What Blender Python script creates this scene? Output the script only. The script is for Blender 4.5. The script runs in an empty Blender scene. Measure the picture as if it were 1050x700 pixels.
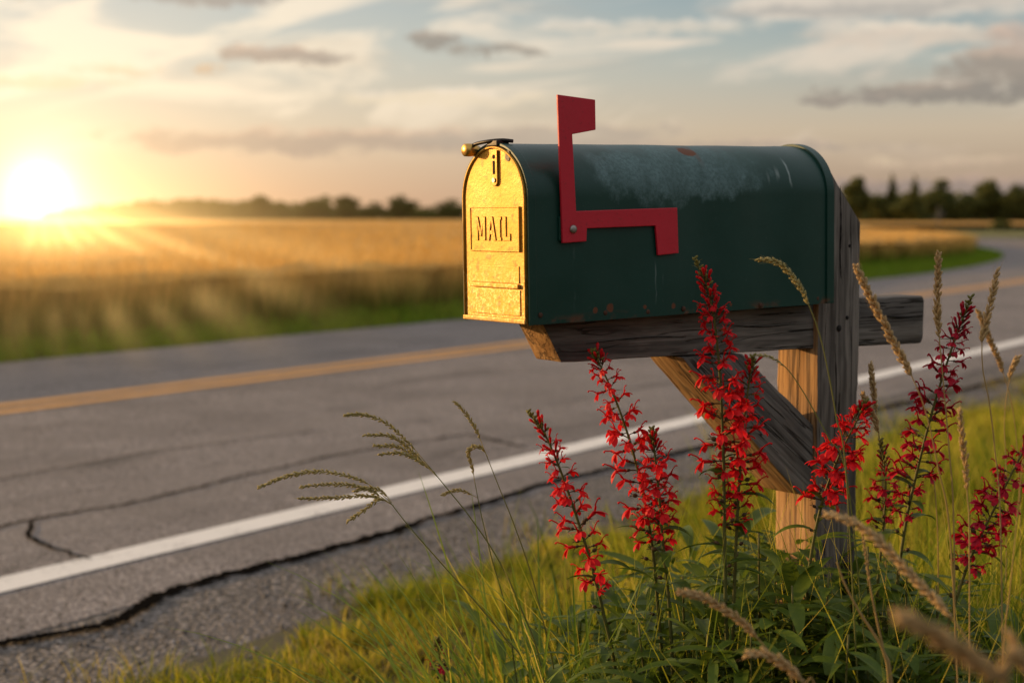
import bpy, bmesh, math, random
import numpy as np
from math import sin, cos, tan, atan2, pi, radians, sqrt, exp
from mathutils import Vector, Matrix, Euler

random.seed(7)
rng = np.random.default_rng(11)
sc = bpy.context.scene
COL = sc.collection

# ------------------------------------------------------------------ camera data (place first, everything else is in metres)
F = 1616.17; PITCH = 0.0784; H = 1.16
CP, SP = cos(PITCH), sin(PITCH)
def ray(x, y):
    xc = (x-525)/F; yc = (350-y)/F
    return Vector((xc, CP+SP*yc, -SP+CP*yc))
CAM = Vector((0, 0, H))
def at(x, y, Y):                 # world point at depth Y
    d = ray(x, y); return CAM + d*(Y/d.y)
def ground(x, y, z=0.0):
    d = ray(x, y); return CAM + d*((z-H)/d.z)

# ------------------------------------------------------------------ small helpers
def tag(o, label=None, cat=None, group=None, kind=None):
    if label: o['label'] = label
    if cat: o['category'] = cat
    if group: o['group'] = group
    if kind: o['kind'] = kind
    return o
def empty(name, loc=(0, 0, 0), mat=None):
    o = bpy.data.objects.new(name, None); COL.objects.link(o)
    o.empty_display_size = .05
    if mat is not None: o.matrix_world = mat
    else: o.location = loc
    return o
def link(name, me, mats=(), parent=None):
    o = bpy.data.objects.new(name, me); COL.objects.link(o)
    for m in (mats if isinstance(mats, (list, tuple)) else [mats]): me.materials.append(m)
    if parent is not None: o.parent = parent
    return o

class MB:
    """collects verts / faces, builds one mesh"""
    def __init__(s): s.v = []; s.f = []; s.m = []; s.mi = 0; s.sm = []
    def add(s, vs, fs, smooth=False):
        b = len(s.v); s.v += [tuple(p) for p in vs]
        for f in fs: s.f.append([b+i for i in f]); s.m.append(s.mi); s.sm.append(smooth)
    def box(s, lo, hi):
        x0, y0, z0 = lo; x1, y1, z1 = hi
        s.add([(x0,y0,z0),(x1,y0,z0),(x1,y1,z0),(x0,y1,z0),(x0,y0,z1),(x1,y0,z1),(x1,y1,z1),(x0,y1,z1)],
              [(0,3,2,1),(4,5,6,7),(0,1,5,4),(1,2,6,5),(2,3,7,6),(3,0,4,7)])
    def tube(s, pts, rad, n=6, cap=True, smooth=True):
        pts = [Vector(p) for p in pts]; vs = []; fs = []
        if not isinstance(rad, (list, tuple)): rad = [rad]*len(pts)
        ref = Vector((.31, .17, .93)).normalized()
        for i, p in enumerate(pts):
            t = (pts[min(i+1, len(pts)-1)]-pts[max(i-1, 0)])
            if t.length < 1e-9: t = Vector((0, 0, 1))
            t.normalize()
            a = t.cross(ref)
            if a.length < .1: a = t.cross(Vector((1, 0, 0)))
            a.normalize(); b = t.cross(a)
            for k in range(n):
                q = 2*pi*k/n; vs.append(p+(a*cos(q)+b*sin(q))*rad[i])
        for i in range(len(pts)-1):
            for k in range(n):
                fs.append((i*n+k, i*n+(k+1) % n, (i+1)*n+(k+1) % n, (i+1)*n+k))
        if cap:
            fs.append(tuple(range(n-1, -1, -1))); fs.append(tuple((len(pts)-1)*n+k for k in range(n)))
        s.add(vs, fs, smooth)
    def strip(s, base, d, up, L, w, bend=0., fold=.25, n=6, shape=None, twist=0.):
        """leaf / petal: base point, direction, up vector, bends down by `bend` radians along its length"""
        d = Vector(d).normalized(); up = Vector(up); up = (up-d*up.dot(d)).normalized(); sd = d.cross(up)
        p = Vector(base); vs = []; fs = []
        for i in range(n+1):
            t = i/n
            ww = w*(shape(t) if shape else (sin(pi*min(1, t*.93+.07)**.8)**.9))
            ang = bend*t
            dd = d*cos(ang)-up*sin(ang); uu = up*cos(ang)+d*sin(ang)
            s2 = sd*cos(twist*t)+uu*sin(twist*t)
            vs += [p-s2*ww*.5+uu*ww*fold*.5, p, p+s2*ww*.5+uu*ww*fold*.5]
            p = p+dd*(L/n)
        for i in range(n):
            for k in (0, 1):
                a = i*3+k; fs.append((a, a+1, a+4, a+3))
        s.add(vs, fs, True)
    def blob(s, c, r, axis=(0, 0, 1), lon=6, lat=4, k=1.0):
        """ellipsoid, radius r, half length r*k along axis"""
        q = Vector((0, 0, 1)).rotation_difference(Vector(axis).normalized()); c = Vector(c)
        vs = [c+q@Vector((0, 0, -r*k))]; fs = []
        for i in range(1, lat):
            th = pi*i/lat
            for j in range(lon):
                ph = 2*pi*j/lon
                vs.append(c+q@Vector((r*sin(th)*cos(ph), r*sin(th)*sin(ph), -r*k*cos(th))))
        vs.append(c+q@Vector((0, 0, r*k)))
        for j in range(lon): fs.append((0, 1+(j+1) % lon, 1+j))
        for i in range(lat-2):
            for j in range(lon):
                a = 1+i*lon+j; b = 1+i*lon+(j+1) % lon
                fs.append((a, b, b+lon, a+lon))
        l = len(vs)-1; o = 1+(lat-2)*lon
        for j in range(lon): fs.append((o+j, o+(j+1) % lon, l))
        s.add(vs, fs, True)
    def prism(s, poly, axis, lo, hi):
        """poly of 2-D points extruded; axis 'b' -> (p,.,q) along y, 'a' -> (.,p,q) along x, 'c' -> along z"""
        n = len(poly)
        def mk(p, h): return {'b': (p[0], h, p[1]), 'a': (h, p[0], p[1]), 'c': (p[0], p[1], h)}[axis]
        vs = [mk(p, lo) for p in poly]+[mk(p, hi) for p in poly]
        fs = [tuple(range(n)), tuple(range(2*n-1, n-1, -1))]
        for i in range(n): fs.append((i, n+i, n+(i+1) % n, (i+1) % n))
        s.add(vs, fs)
    def mesh(s, name):
        me = bpy.data.meshes.new(name); me.from_pydata(s.v, [], s.f)
        me.polygons.foreach_set('material_index', s.m); me.polygons.foreach_set('use_smooth', s.sm)
        me.validate(); me.update()
        return me
    def build(s, name, mats, parent=None, fixn=False, bevel=0, seg=2):
        me = s.mesh(name)
        if fixn or bevel:
            bm = bmesh.new(); bm.from_mesh(me)
            bmesh.ops.recalc_face_normals(bm, faces=bm.faces)
            if bevel:
                es = [e for e in bm.edges if len(e.link_faces) == 2 and e.calc_face_angle(0) > .5]
                bmesh.ops.bevel(bm, geom=es, offset=bevel, segments=seg, affect='EDGES', profile=.6)
            bm.to_mesh(me); bm.free()
        return link(name, me, mats, parent)

def bez(pts, n=20):
    """Catmull-Rom through points"""
    P = [Vector(p) for p in pts]; P = [P[0]*2-P[1]]+P+[P[-1]*2-P[-2]]; out = []
    m = len(P)-3
    for i in range(n+1):
        u = i/n*m; k = min(int(u), m-1); t = u-k
        a, b, c, d = P[k:k+4]
        out.append(.5*((2*b)+(c-a)*t+(2*a-5*b+4*c-d)*t*t+(-a+3*b-3*c+d)*t**3))
    return out

# ------------------------------------------------------------------ node helper
class NT:
    def __init__(s, tree): s.t = tree; s.n = tree.nodes; s.l = tree.links
    def node(s, typ, **kw):
        n = s.n.new(typ)
        for k, v in kw.items(): setattr(n, k, v)
        return n
    def put(s, sock, v):
        if isinstance(v, bpy.types.NodeSocket): s.l.new(v, sock)
        elif v is not None:
            if hasattr(sock.default_value, '__len__') and not hasattr(v, '__len__'): v = (v,)*len(sock.default_value)
            if hasattr(v, '__len__') and len(sock.default_value) == 4 and len(v) == 3: v = (*v, 1)
            sock.default_value = v
    def m(s, op, a, b=None, c=None, clamp=False):
        n = s.node('ShaderNodeMath', operation=op, use_clamp=clamp)
        for i, v in enumerate((a, b, c)):
            if v is not None: s.put(n.inputs[i], v)
        return n.outputs[0]
    def add(s, a, b): return s.m('ADD', a, b)
    def sub(s, a, b): return s.m('SUBTRACT', a, b)
    def mul(s, a, b): return s.m('MULTIPLY', a, b)
    def div(s, a, b): return s.m('DIVIDE', a, b)
    def exp(s, a): return s.m('EXPONENT', a)
    def vm(s, op, a, b=None, out=0):
        n = s.node('ShaderNodeVectorMath', operation=op)
        s.put(n.inputs[0], a)
        if b is not None: s.put(n.inputs[1], b)
        return n.outputs[out]
    def sep(s, v):
        n = s.node('ShaderNodeSeparateXYZ'); s.put(n.inputs[0], v); return n.outputs
    def comb(s, x, y, z):
        n = s.node('ShaderNodeCombineXYZ')
        for i, v in enumerate((x, y, z)): s.put(n.inputs[i], v)
        return n.outputs[0]
    def mix(s, f, a, b, mode='MIX'):
        n = s.node('ShaderNodeMix', data_type='RGBA', blend_type=mode, clamp_factor=True)
        s.put(n.inputs['Factor'], f); s.put(n.inputs[6], a); s.put(n.inputs[7], b); return n.outputs[2]
    def ramp(s, v, lo, hi, a=0., b=1., smooth=True):
        n = s.node('ShaderNodeMapRange', interpolation_type='SMOOTHSTEP' if smooth else 'LINEAR')
        s.put(n.inputs[0], v); s.put(n.inputs[1], lo); s.put(n.inputs[2], hi); s.put(n.inputs[3], a); s.put(n.inputs[4], b)
        return n.outputs[0]
    def cramp(s, v, stops):
        n = s.node('ShaderNodeValToRGB'); s.put(n.inputs[0], v); e = n.color_ramp.elements
        while len(e) < len(stops): e.new(.5)
        for el, (p, c) in zip(e, stops): el.position = p; el.color = (*c, 1)
        return n.outputs[0]
    def noise(s, vec, scale=5, detail=3, rough=.5, dist=0., out=0):
        n = s.node('ShaderNodeTexNoise'); s.put(n.inputs['Vector'], vec)
        s.put(n.inputs['Scale'], scale); s.put(n.inputs['Detail'], detail); s.put(n.inputs['Roughness'], rough); s.put(n.inputs['Distortion'], dist)
        return n.outputs[out]
    def voro(s, vec, scale=5, feature='F1', out=0, rand=1.):
        n = s.node('ShaderNodeTexVoronoi', feature=feature); s.put(n.inputs['Vector'], vec); s.put(n.inputs['Scale'], scale)
        s.put(n.inputs['Randomness'], rand)
        return n.outputs[out]
    def scale(s, v, xyz): return s.vm('MULTIPLY', v, xyz)
    def attr(s, name, out='Fac'):
        return s.node('ShaderNodeAttribute', attribute_name=name).outputs[out]
    def bump(s, h, strength=.3, dist=.002):
        n = s.node('ShaderNodeBump'); s.put(n.inputs['Strength'], strength); s.put(n.inputs['Distance'], dist); s.put(n.inputs['Height'], h)
        return n.outputs[0]

def material(name):
    m = bpy.data.materials.new(name); m.use_nodes = True; m.node_tree.nodes.clear()
    nt = NT(m.node_tree)
    out = nt.node('ShaderNodeOutputMaterial')
    return m, nt, out
def principled(nt, out, **kw):
    p = nt.node('ShaderNodeBsdfPrincipled')
    for k, v in kw.items(): nt.put(p.inputs[k.replace('_', ' ')], v)
    nt.l.new(p.outputs[0], out.inputs[0]); return p
def obj_co(nt): return nt.node('ShaderNodeTexCoord').outputs['Object']
def pos(nt): return nt.node('ShaderNodeNewGeometry').outputs['Position']

def simple(name, col, rough=.6, metal=0., var=.2, scale=40., bump=0., spec=.3):
    m, nt, out = material(name); c = obj_co(nt)
    n = nt.noise(c, scale, 4, .6)
    col2 = nt.mix(n, tuple(x*(1-var) for x in col), tuple(min(1, x*(1+var)) for x in col))
    p = principled(nt, out, Base_Color=col2, Roughness=rough, Metallic=metal)
    p.inputs['Specular IOR Level'].default_value = spec
    if bump: nt.put(p.inputs['Normal'], nt.bump(n, bump))
    return m

# ------------------------------------------------------------------ sun, world
SUN_AZ = radians(-68); SUN_EL = radians(8.5)
SD = Vector((sin(SUN_AZ)*cos(SUN_EL), cos(SUN_AZ)*cos(SUN_EL), sin(SUN_EL)))
li = bpy.data.lights.new('sun', 'SUN'); li.energy = 5.0; li.angle = radians(.6); li.color = (1, .62, .27)
so = bpy.data.objects.new('sun', li); COL.objects.link(so)
so.rotation_euler = SD.to_track_quat('Z', 'Y').to_euler()

GLOW = ray(40, 193).normalized()           # the low sun seen over the field

def build_world():
    w = bpy.data.worlds.new('World'); sc.world = w; w.use_nodes = True
    w.node_tree.nodes.clear(); nt = NT(w.node_tree)
    out = nt.node('ShaderNodeOutputWorld')
    d = nt.vm('NORMALIZE', nt.node('ShaderNodeTexCoord').outputs['Generated'])
    x, y, z = nt.sep(d)
    az = nt.m('ARCTAN2', x, y)
    el = nt.m('ARCSINE', z)
    V = nt.add(nt.mul(el, F), 0)                 # about one unit per pixel above the horizon
    U = nt.mul(az, F*.985)                       # zero in the middle of the view
    front = nt.ramp(y, -.35, .55)
    # clear sky by elevation; warm side / cool side by azimuth
    vv = nt.ramp(V, -10, 270, 0, 1, False)
    warm = nt.cramp(vv, [(0, (.80, .43, .22)), (.16, (.74, .49, .31)), (.38, (.64, .53, .41)), (.65, (.50, .485, .44)), (.85, (.42, .43, .42)), (1, (.36, .37, .38))])
    cool = nt.cramp(vv, [(0, (.33, .235, .19)), (.15, (.40, .29, .215)), (.35, (.49, .39, .295)), (.6, (.33, .36, .345)), (.8, (.20, .27, .305)), (1, (.18, .23, .27))])
    base = nt.mix(nt.ramp(U, -520, 420), warm, cool)
    # high wispy cloud: long stretched streaks
    q = nt.comb(nt.mul(U, .0042), nt.mul(V, .016), 0)
    qw = nt.vm('ADD', q, nt.vm('SCALE', nt.noise(q, 1.3, 3, .5, out=1), None)) if False else q
    wisp = nt.noise(nt.comb(nt.mul(U, .0042), nt.add(nt.mul(V, .017), nt.mul(U, -.0016)), 0), 1.0, 6, .58, .7)
    wm = nt.ramp(wisp, .46, .60)
    wcol = nt.mix(nt.ramp(U, -520, 420), (.88, .73, .55), (.68, .56, .46))
    base = nt.mix(nt.mul(nt.mul(wm, .85), nt.ramp(V, 40, 120)), base, wcol)
    # grey veil near the top
    gv = nt.ramp(nt.noise(nt.comb(nt.mul(U, .003), nt.mul(V, .02), 3.3), 1.0, 5, .55, .4), .48, .68)
    base = nt.mix(nt.mul(nt.mul(gv, .5), nt.ramp(V, 90, 190)), base, nt.mix(nt.ramp(U, -520, 300), (.62, .47, .33), (.36, .32, .29)))
    # named cloud banks (centre U, V, half width, half height, strength, dark, lit)
    nz = nt.noise(nt.comb(nt.mul(U, .012), nt.mul(V, .03), 0), 1.0, 7, .6, .4)
    nz2 = nt.noise(nt.comb(nt.mul(U, .03), nt.mul(V, .06), 7), 1.0, 5, .6, .2)
    nn = nt.add(nt.mul(nt.sub(nz, .5), 2.6), nt.mul(nt.sub(nz2, .5), 1.6))
    banks = [(-180, 77, 240, 13, .6, (.40, .31, .26)), (375, 178, 120, 13, .6, (.60, .48, .39)), (330, 205, 90, 8, .5, (.58, .48, .40)), (120, 190, 170, 9, .6, (.60, .52, .43)), (-60, 120, 150, 9, .5, (.74, .60, .44)), (500, 140, 100, 27, 1., (.25, .20, .18)), (-170, 76, 290, 15, .75, (.42, .32, .26)), (20, 80, 170, 13, .62, (.40, .33, .28)),
             (475, 146, 62, 21, 1., (.27, .215, .19)), (430, 121, 150, 12, 1.2, (.20, .17, .165)), (330, 117, 70, 6, 1., (.24, .20, .19)), (545, 132, 85, 16, .9, (.23, .19, .175)), (530, 172, 75, 22, .7, (.42, .31, .26)),
             (-240, 165, 50, 9, .95, (.34, .25, .21)), (-190, 161, 44, 8, .9, (.30, .23, .20)), (-76, 178, 34, 10, 1., (.22, .18, .165)), (-10, 169, 52, 7, .9, (.26, .215, .19)),
             (-295, 147, 16, 5, .9, (.52, .34, .22)), (-390, 145, 60, 6, .5, (.62, .45, .30)),
             (-300, 218, 85, 9, .95, (.28, .23, .21)), (-500, 222, 80, 11, .85, (.42, .30, .20)), (-480, 132, 130, 9, .5, (.68, .48, .31)),
             (400, 30, 260, 13, .75, (.30, .235, .21)), (240, 72, 190, 6, .6, (.36, .29, .25)), (90, 88, 120, 6, .5, (.36, .30, .26)), (330, 205, 160, 10, .5, (.30, .28, .27)),
             (430, 54, 120, 6, .4, (.58, .43, .32))]
    wa = nt.node('ShaderNodeSeparateXYZ'); nt.put(wa.inputs[0], nt.noise(nt.comb(nt.mul(U, .022), nt.mul(V, .05), 2), 1.0, 4, .6, out=1))
    wb = nt.node('ShaderNodeSeparateXYZ'); nt.put(wb.inputs[0], nt.noise(nt.comb(nt.mul(U, .09), nt.mul(V, .15), 5), 1.0, 4, .65, out=1))
    UW = nt.add(U, nt.add(nt.mul(nt.sub(wa.outputs[0], .5), 75), nt.mul(nt.sub(wb.outputs[0], .5), 26)))
    VW = nt.add(V, nt.add(nt.mul(nt.sub(wa.outputs[1], .5), 26), nt.mul(nt.sub(wb.outputs[1], .5), 15)))
    for (cu, cv, ru, rv, st, dk) in banks:
        a = nt.div(nt.sub(UW, cu), ru); b = nt.div(nt.sub(VW, cv), rv)
        r2 = nt.add(nt.mul(a, a), nt.mul(b, b))
        f = nt.ramp(nt.add(nt.sub(1.15, r2), nn), .05, 1.15)
        f = nt.mul(f, nt.ramp(r2, 3.6, 1.9))
        lit = nt.ramp(nt.add(b, nt.mul(nn, .35)), .1, 1.1)
        c = nt.mix(nt.mul(lit, .6), dk, (min(.95, dk[0]*2.2), min(.8, dk[1]*1.9), dk[2]*1.6))
        base = nt.mix(nt.m('MINIMUM', nt.mul(f, st*1.3), .93), base, c)
    # sun glow
    dt = nt.vm('DOT_PRODUCT', d, tuple(GLOW), out=1)
    ang = nt.mul(nt.m('ARCCOSINE', nt.m('MINIMUM', dt, .9999999)), F)      # in pixels
    def g(sig, amp, col):
        return nt.vm('SCALE', col, None), sig, amp
    glow = None
    for sig, amp, col in [(13, 3.2, (1, .93, .75)), (34, .72, (1, .76, .42)), (105, .26, (1, .62, .30)), (330, .05, (1, .62, .30))]:
        e = nt.mul(nt.exp(nt.mul(nt.div(ang, sig), -1.0)), amp)
        n = nt.node('ShaderNodeVectorMath', operation='SCALE'); n.inputs[0].default_value = col; nt.put(n.inputs['Scale'], e)
        glow = n.outputs[0] if glow is None else nt.vm('ADD', glow, n.outputs[0])
    front_col = nt.vm('ADD', base, glow)
    # the sky behind and above: dusk blue-grey, warm band towards the lamp's side
    hi = nt.ramp(z, 0., .6)
    back = nt.mix(hi, (.19, .165, .15), (.56, .56, .58))
    dl = nt.vm('DOT_PRODUCT', d, tuple(SD), out=1)
    side = nt.mul(nt.exp(nt.mul(nt.sub(1., dl), -5.0)), 1.1)
    n = nt.node('ShaderNodeVectorMath', operation='SCALE'); n.inputs[0].default_value = (1, .62, .28); nt.put(n.inputs['Scale'], side)
    back = nt.vm('ADD', back, n.outputs[0])
    fr = nt.mul(front, nt.ramp(z, .42, .16))
    sky = nt.mix(fr, back, front_col)
    sky = nt.mix(nt.ramp(z, -.01, -.05), sky, (.10, .08, .05))
    bg1 = nt.node('ShaderNodeBackground'); nt.put(bg1.inputs[0], sky); bg1.inputs[1].default_value = 1.0
    nish = nt.node('ShaderNodeTexSky', sky_type='NISHITA'); nish.sun_disc = False
    nish.sun_elevation = SUN_EL; nish.sun_rotation = SUN_AZ; nish.dust_density = 3.0
    bg2 = nt.node('ShaderNodeBackground'); nt.put(bg2.inputs[0], nish.outputs[0]); bg2.inputs[1].default_value = .05
    ad = nt.node('ShaderNodeAddShader'); nt.l.new(bg1.outputs[0], ad.inputs[0]); nt.l.new(bg2.outputs[0], ad.inputs[1])
    nt.l.new(ad.outputs[0], out.inputs[0])
    w.cycles.sampling_method = 'MANUAL'; w.cycles.sample_map_resolution = 1024
build_world()

# ------------------------------------------------------------------ camera
cd = bpy.data.cameras.new('camera'); cam = bpy.data.objects.new('camera', cd); COL.objects.link(cam)
cam.location = CAM; cam.rotation_euler = (pi/2-PITCH, 0, 0)
cd.sensor_width = 36; cd.lens = F/1050*36; cd.clip_start = .05; cd.clip_end = 6000
cd.dof.use_dof = True; cd.dof.focus_distance = 2.40; cd.dof.aperture_fstop = 3.8; cd.dof.aperture_blades = 0
sc.camera = cam
sc.view_settings.view_transform = 'Standard'; sc.view_settings.look = 'None'; sc.view_settings.exposure = 0
sc.cycles.max_bounces = 6; sc.cycles.transparent_max_bounces = 12; sc.cycles.use_denoising = True
sc.cycles.caustics_reflective = False; sc.cycles.caustics_refractive = False

# ------------------------------------------------------------------ road frame: s along, e across (positive to the right)
ROAD_AZ = radians(33.0)
def road_table():
    ds = .5; S = np.arange(-30, 400, ds); hd = np.zeros_like(S)
    for i, s in enumerate(S):
        hd[i] = ROAD_AZ - radians(.62)*max(0, min(s, 130)-24)
    c0 = np.array([-7.2*cos(ROAD_AZ), 7.2*sin(ROAD_AZ)])      # reference line e=-7.2 at s=0
    P = np.zeros((len(S), 2)); i0 = int(np.argmin(abs(S)))
    P[i0] = c0
    for i in range(i0+1, len(S)): P[i] = P[i-1]+ds*np.array([sin(hd[i-1]), cos(hd[i-1])])
    for i in range(i0-1, -1, -1): P[i] = P[i+1]-ds*np.array([sin(hd[i]), cos(hd[i])])
    return S, P, hd
RS, RP, RH = road_table()
def road_pt(s, e):
    """world xy (arrays ok)"""
    s = np.asarray(s, float); e = np.asarray(e, float)
    x = np.interp(s, RS, RP[:, 0]); y = np.interp(s, RS, RP[:, 1]); h = np.interp(s, RS, RH)
    o = e+7.2
    return x+o*np.cos(h), y-o*np.sin(h)
U_R = np.array([sin(ROAD_AZ), cos(ROAD_AZ)]); N_R = np.array([cos(ROAD_AZ), -sin(ROAD_AZ)])
def to_se(p):
    return p[0]*U_R[0]+p[1]*U_R[1], p[0]*N_R[0]+p[1]*N_R[1]

def sheet(name, ss, efun0, efun1, z, mat, ne=1, kind='structure', zf=None):
    vs = []; fs = []
    for s in ss:
        a = efun0(s); b = efun1(s)
        for k in range(ne+1):
            e = a+(b-a)*k/ne; X, Y = road_pt(s, e); vs.append((float(X), float(Y), z if zf is None else zf(s, e)))
    n = ne+1
    for i in range(len(ss)-1):
        for k in range(ne): fs.append((i*n+k, i*n+k+1, (i+1)*n+k+1, (i+1)*n+k))
    me = bpy.data.meshes.new(name); me.from_pydata(vs, [], fs); me.update()
    bm = bmesh.new(); bm.from_mesh(me); bmesh.ops.recalc_face_normals(bm, faces=bm.faces)
    if bm.faces and sum(f.normal.z for f in bm.faces) < 0: bmesh.ops.reverse_faces(bm, faces=bm.faces)
    bm.to_mesh(me); bm.free()
    o = link(name, me, mat); o['kind'] = kind
    return o

# ---- materials of the ground
def mat_asphalt():
    m, nt, out = material('asphalt'); p = pos(nt)
    big = nt.noise(p, .9, 4, .6); fine = nt.noise(p, 140, 3, .7); vor = nt.voro(p, 130)
    vcol = nt.voro(p, 130, out=1)
    # along-road wear: rotate into road frame
    pr = nt.node('ShaderNodeVectorRotate', rotation_type='Z_AXIS'); nt.put(pr.inputs['Vector'], p); pr.inputs['Angle'].default_value = ROAD_AZ
    streak = nt.noise(nt.scale(pr.outputs[0], (1.6, .06, 1)), 1.0, 4, .6)
    x, y, z = nt.sep(vcol)
    c = nt.mix(nt.ramp(x, .15, .95, 0, 1), (.048, .043, .042), (.40, .362, .348))
    c = nt.mix(nt.ramp(fine, .45, .8), c, (.15, .132, .12))
    c = nt.mix(nt.mul(nt.ramp(big, .35, .7), .55), c, (.105, .094, .088))
    c = nt.mix(nt.mul(nt.ramp(streak, .42, .65), .45), c, (.20, .178, .165))
    stain = nt.noise(nt.scale(pr.outputs[0], (2.4, .5, 1)), 1.0, 5, .65, .6); c = nt.mix(nt.mul(nt.ramp(stain, .56, .72), .5), c, (.055, .05, .048))
    h = nt.add(nt.mul(vor, -.8), nt.mul(fine, .5))
    pb = principled(nt, out, Base_Color=c, Roughness=.85, Normal=nt.bump(h, .8, .008))
    pb.inputs['Specular IOR Level'].default_value = .2
    return m
def mat_paint(name, col, wear=.5):
    m, nt, out = material(name); p = pos(nt)
    n = nt.noise(p, 45, 5, .7); n2 = nt.noise(p, 5, 3, .6)
    f = nt.ramp(nt.add(n, nt.mul(nt.sub(n2, .5), .6)), .56, .70)
    c = nt.mix(nt.mul(f, wear), col, (.16, .14, .13))
    c = nt.mix(nt.mul(n2, .35), c, tuple(x*.7 for x in col))
    pb = principled(nt, out, Base_Color=c, Roughness=.75, Normal=nt.bump(nt.noise(p, 160, 2, .6), .4, .004))
    return m
def mat_gravel():
    m, nt, out = material('gravel_shoulder'); p = pos(nt)
    v = nt.voro(p, 68); vc = nt.voro(p, 68, out=1); x, y, z = nt.sep(vc)
    c = nt.cramp(x, [(0, (.050, .045, .042)), (.45, (.12, .108, .10)), (.8, (.21, .188, .172)), (1, (.38, .34, .31))])
    c = nt.mix(nt.ramp(v, .3, .75), c, (.045, .038, .033))
    c = nt.mix(nt.mul(nt.ramp(nt.noise(p, 2.2, 3, .6), .45, .7), .4), c, (.12, .10, .085))
    principled(nt, out, Base_Color=c, Roughness=.9, Normal=nt.bump(nt.mul(v, -1), 1.0, .008))
    return m
def mat_soil():
    m, nt, out = material('soil_and_grass'); p = pos(nt)
    n = nt.noise(p, .35, 5, .6); n2 = nt.noise(p, 14, 4, .6)
    c = nt.mix(n, (.034, .036, .012), (.06, .05, .02)); c = nt.mix(nt.mul(n2, .6), c, (.045, .035, .018))
    principled(nt, out, Base_Color=c, Roughness=.95)
    return m
M_ASPH = mat_asphalt(); M_WHITE = mat_paint('white_road_paint', (.74, .71, .66), .75); M_YEL = mat_paint('yellow_road_paint', (.62, .30, .055), .8)
M_GRAV = mat_gravel(); M_SOIL = mat_soil()
M_CRACK = simple('crack_filler', (.007, .006, .005), 1., 0, .4, 60, 0., 0.)

# ---- ground sheet to the horizon
gm = MB(); n = 40
gm.add([(-3000, -300, -.03), (3000, -300, -.03), (3000, 5000, -.03), (-3000, 5000, -.03)], [(0, 1, 2, 3)])
g = gm.build('ground', M_SOIL); tag(g, kind='structure')

SS = list(np.concatenate([np.arange(-14, 60, .5), np.arange(60, 180, 2.0)]))
def wob(s, seed, amp, fr):
    return amp*(sin(s*fr+seed)+.6*sin(s*fr*2.3+seed*1.7)+.35*sin(s*fr*5.1+seed*2.9))
E_W = -4.03; E_Y = -7.78; E_L = -10.3
edge = lambda s: -3.50+wob(s, 1.3, .055, 1.25)+(.07 if s > 3.4 else 0)
Sfine = list(np.concatenate([np.arange(-8, 30, .12), np.arange(30, 180, 1.5)]))
sheet('road', Sfine, lambda s: E_L+wob(s, 4, .03, 1.1), lambda s: -3.50, 0.0, M_ASPH)
sheet('road_shoulder', Sfine, lambda s: -3.50, lambda s: -2.78+wob(s, 2, .06, 2.1), -.001, M_GRAV, ne=4, zf=lambda s, e: -.002-(e+3.5)*.02)
sheet('edge_line', Sfine, lambda s: E_W-.085, lambda s: E_W+.085, .004, M_WHITE)
sheet('centre_line', Sfine, lambda s: E_Y-.20, lambda s: E_Y-.07, .004, M_YEL)
sheet('centre_line', Sfine, lambda s: E_Y+.07, lambda s: E_Y+.20, .004, M_YEL)

def crack(pts, w0, z, seed, name='road_crack', n=160, jag=.015):
    """a dark ragged strip through picture points on the ground"""
    r = random.Random(seed)
    P = bez([ground(x, y) for x, y in pts], n); vs = []; fs = []; j = 0; wv = 1.
    for i, p in enumerate(P):
        t = (P[min(i+1, n)]-P[max(i-1, 0)]); t.z = 0; t.normalize(); nn = Vector((t.y, -t.x, 0))
        j = j*.75+r.uniform(-1, 1)*jag; wv = wv*.7+.3*r.uniform(.35, 1.7)
        tap = min(1, i/6, (n-i)/6)+.12
        c = p+nn*j
        vs += [c-nn*w0*.5*wv*tap, c+nn*w0*.5*wv*tap]
    vs = [(v.x, v.y, z) for v in vs]
    for i in range(n): fs.append((2*i, 2*i+1, 2*i+3, 2*i+2))
    me = bpy.data.meshes.new(name); me.from_pydata(vs, [], fs); me.update()
    o = link(name, me, M_CRACK); o['kind'] = 'structure'; return o
crack([(-60, 668), (0, 660), (70, 648), (128, 634), (171, 608), (257, 584), (330, 565), (398, 546), (470, 524), (560, 497), (700, 463), (860, 428), (1050, 385), (1150, 362)], .046, .005, 3, n=520, jag=.010)
crack([(-60, 556), (0, 541), (33, 533), (80, 525), (128, 517), (190, 503), (250, 488), (330, 470), (380, 461), (440, 452)], .017, .0045, 5, n=300, jag=.008)
crack([(33, 533), (28, 548), (50, 562), (72, 567), (95, 575)], .015, .0052, 8, n=70, jag=.007)
crack([(-60, 505), (0, 492), (85, 476), (170, 462), (260, 450), (330, 441)], .010, .0045, 9, n=200, jag=.012)
crack([(440, 452), (480, 446), (505, 452), (540, 459)], .018, .0045, 12, n=60, jag=.008)

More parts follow.
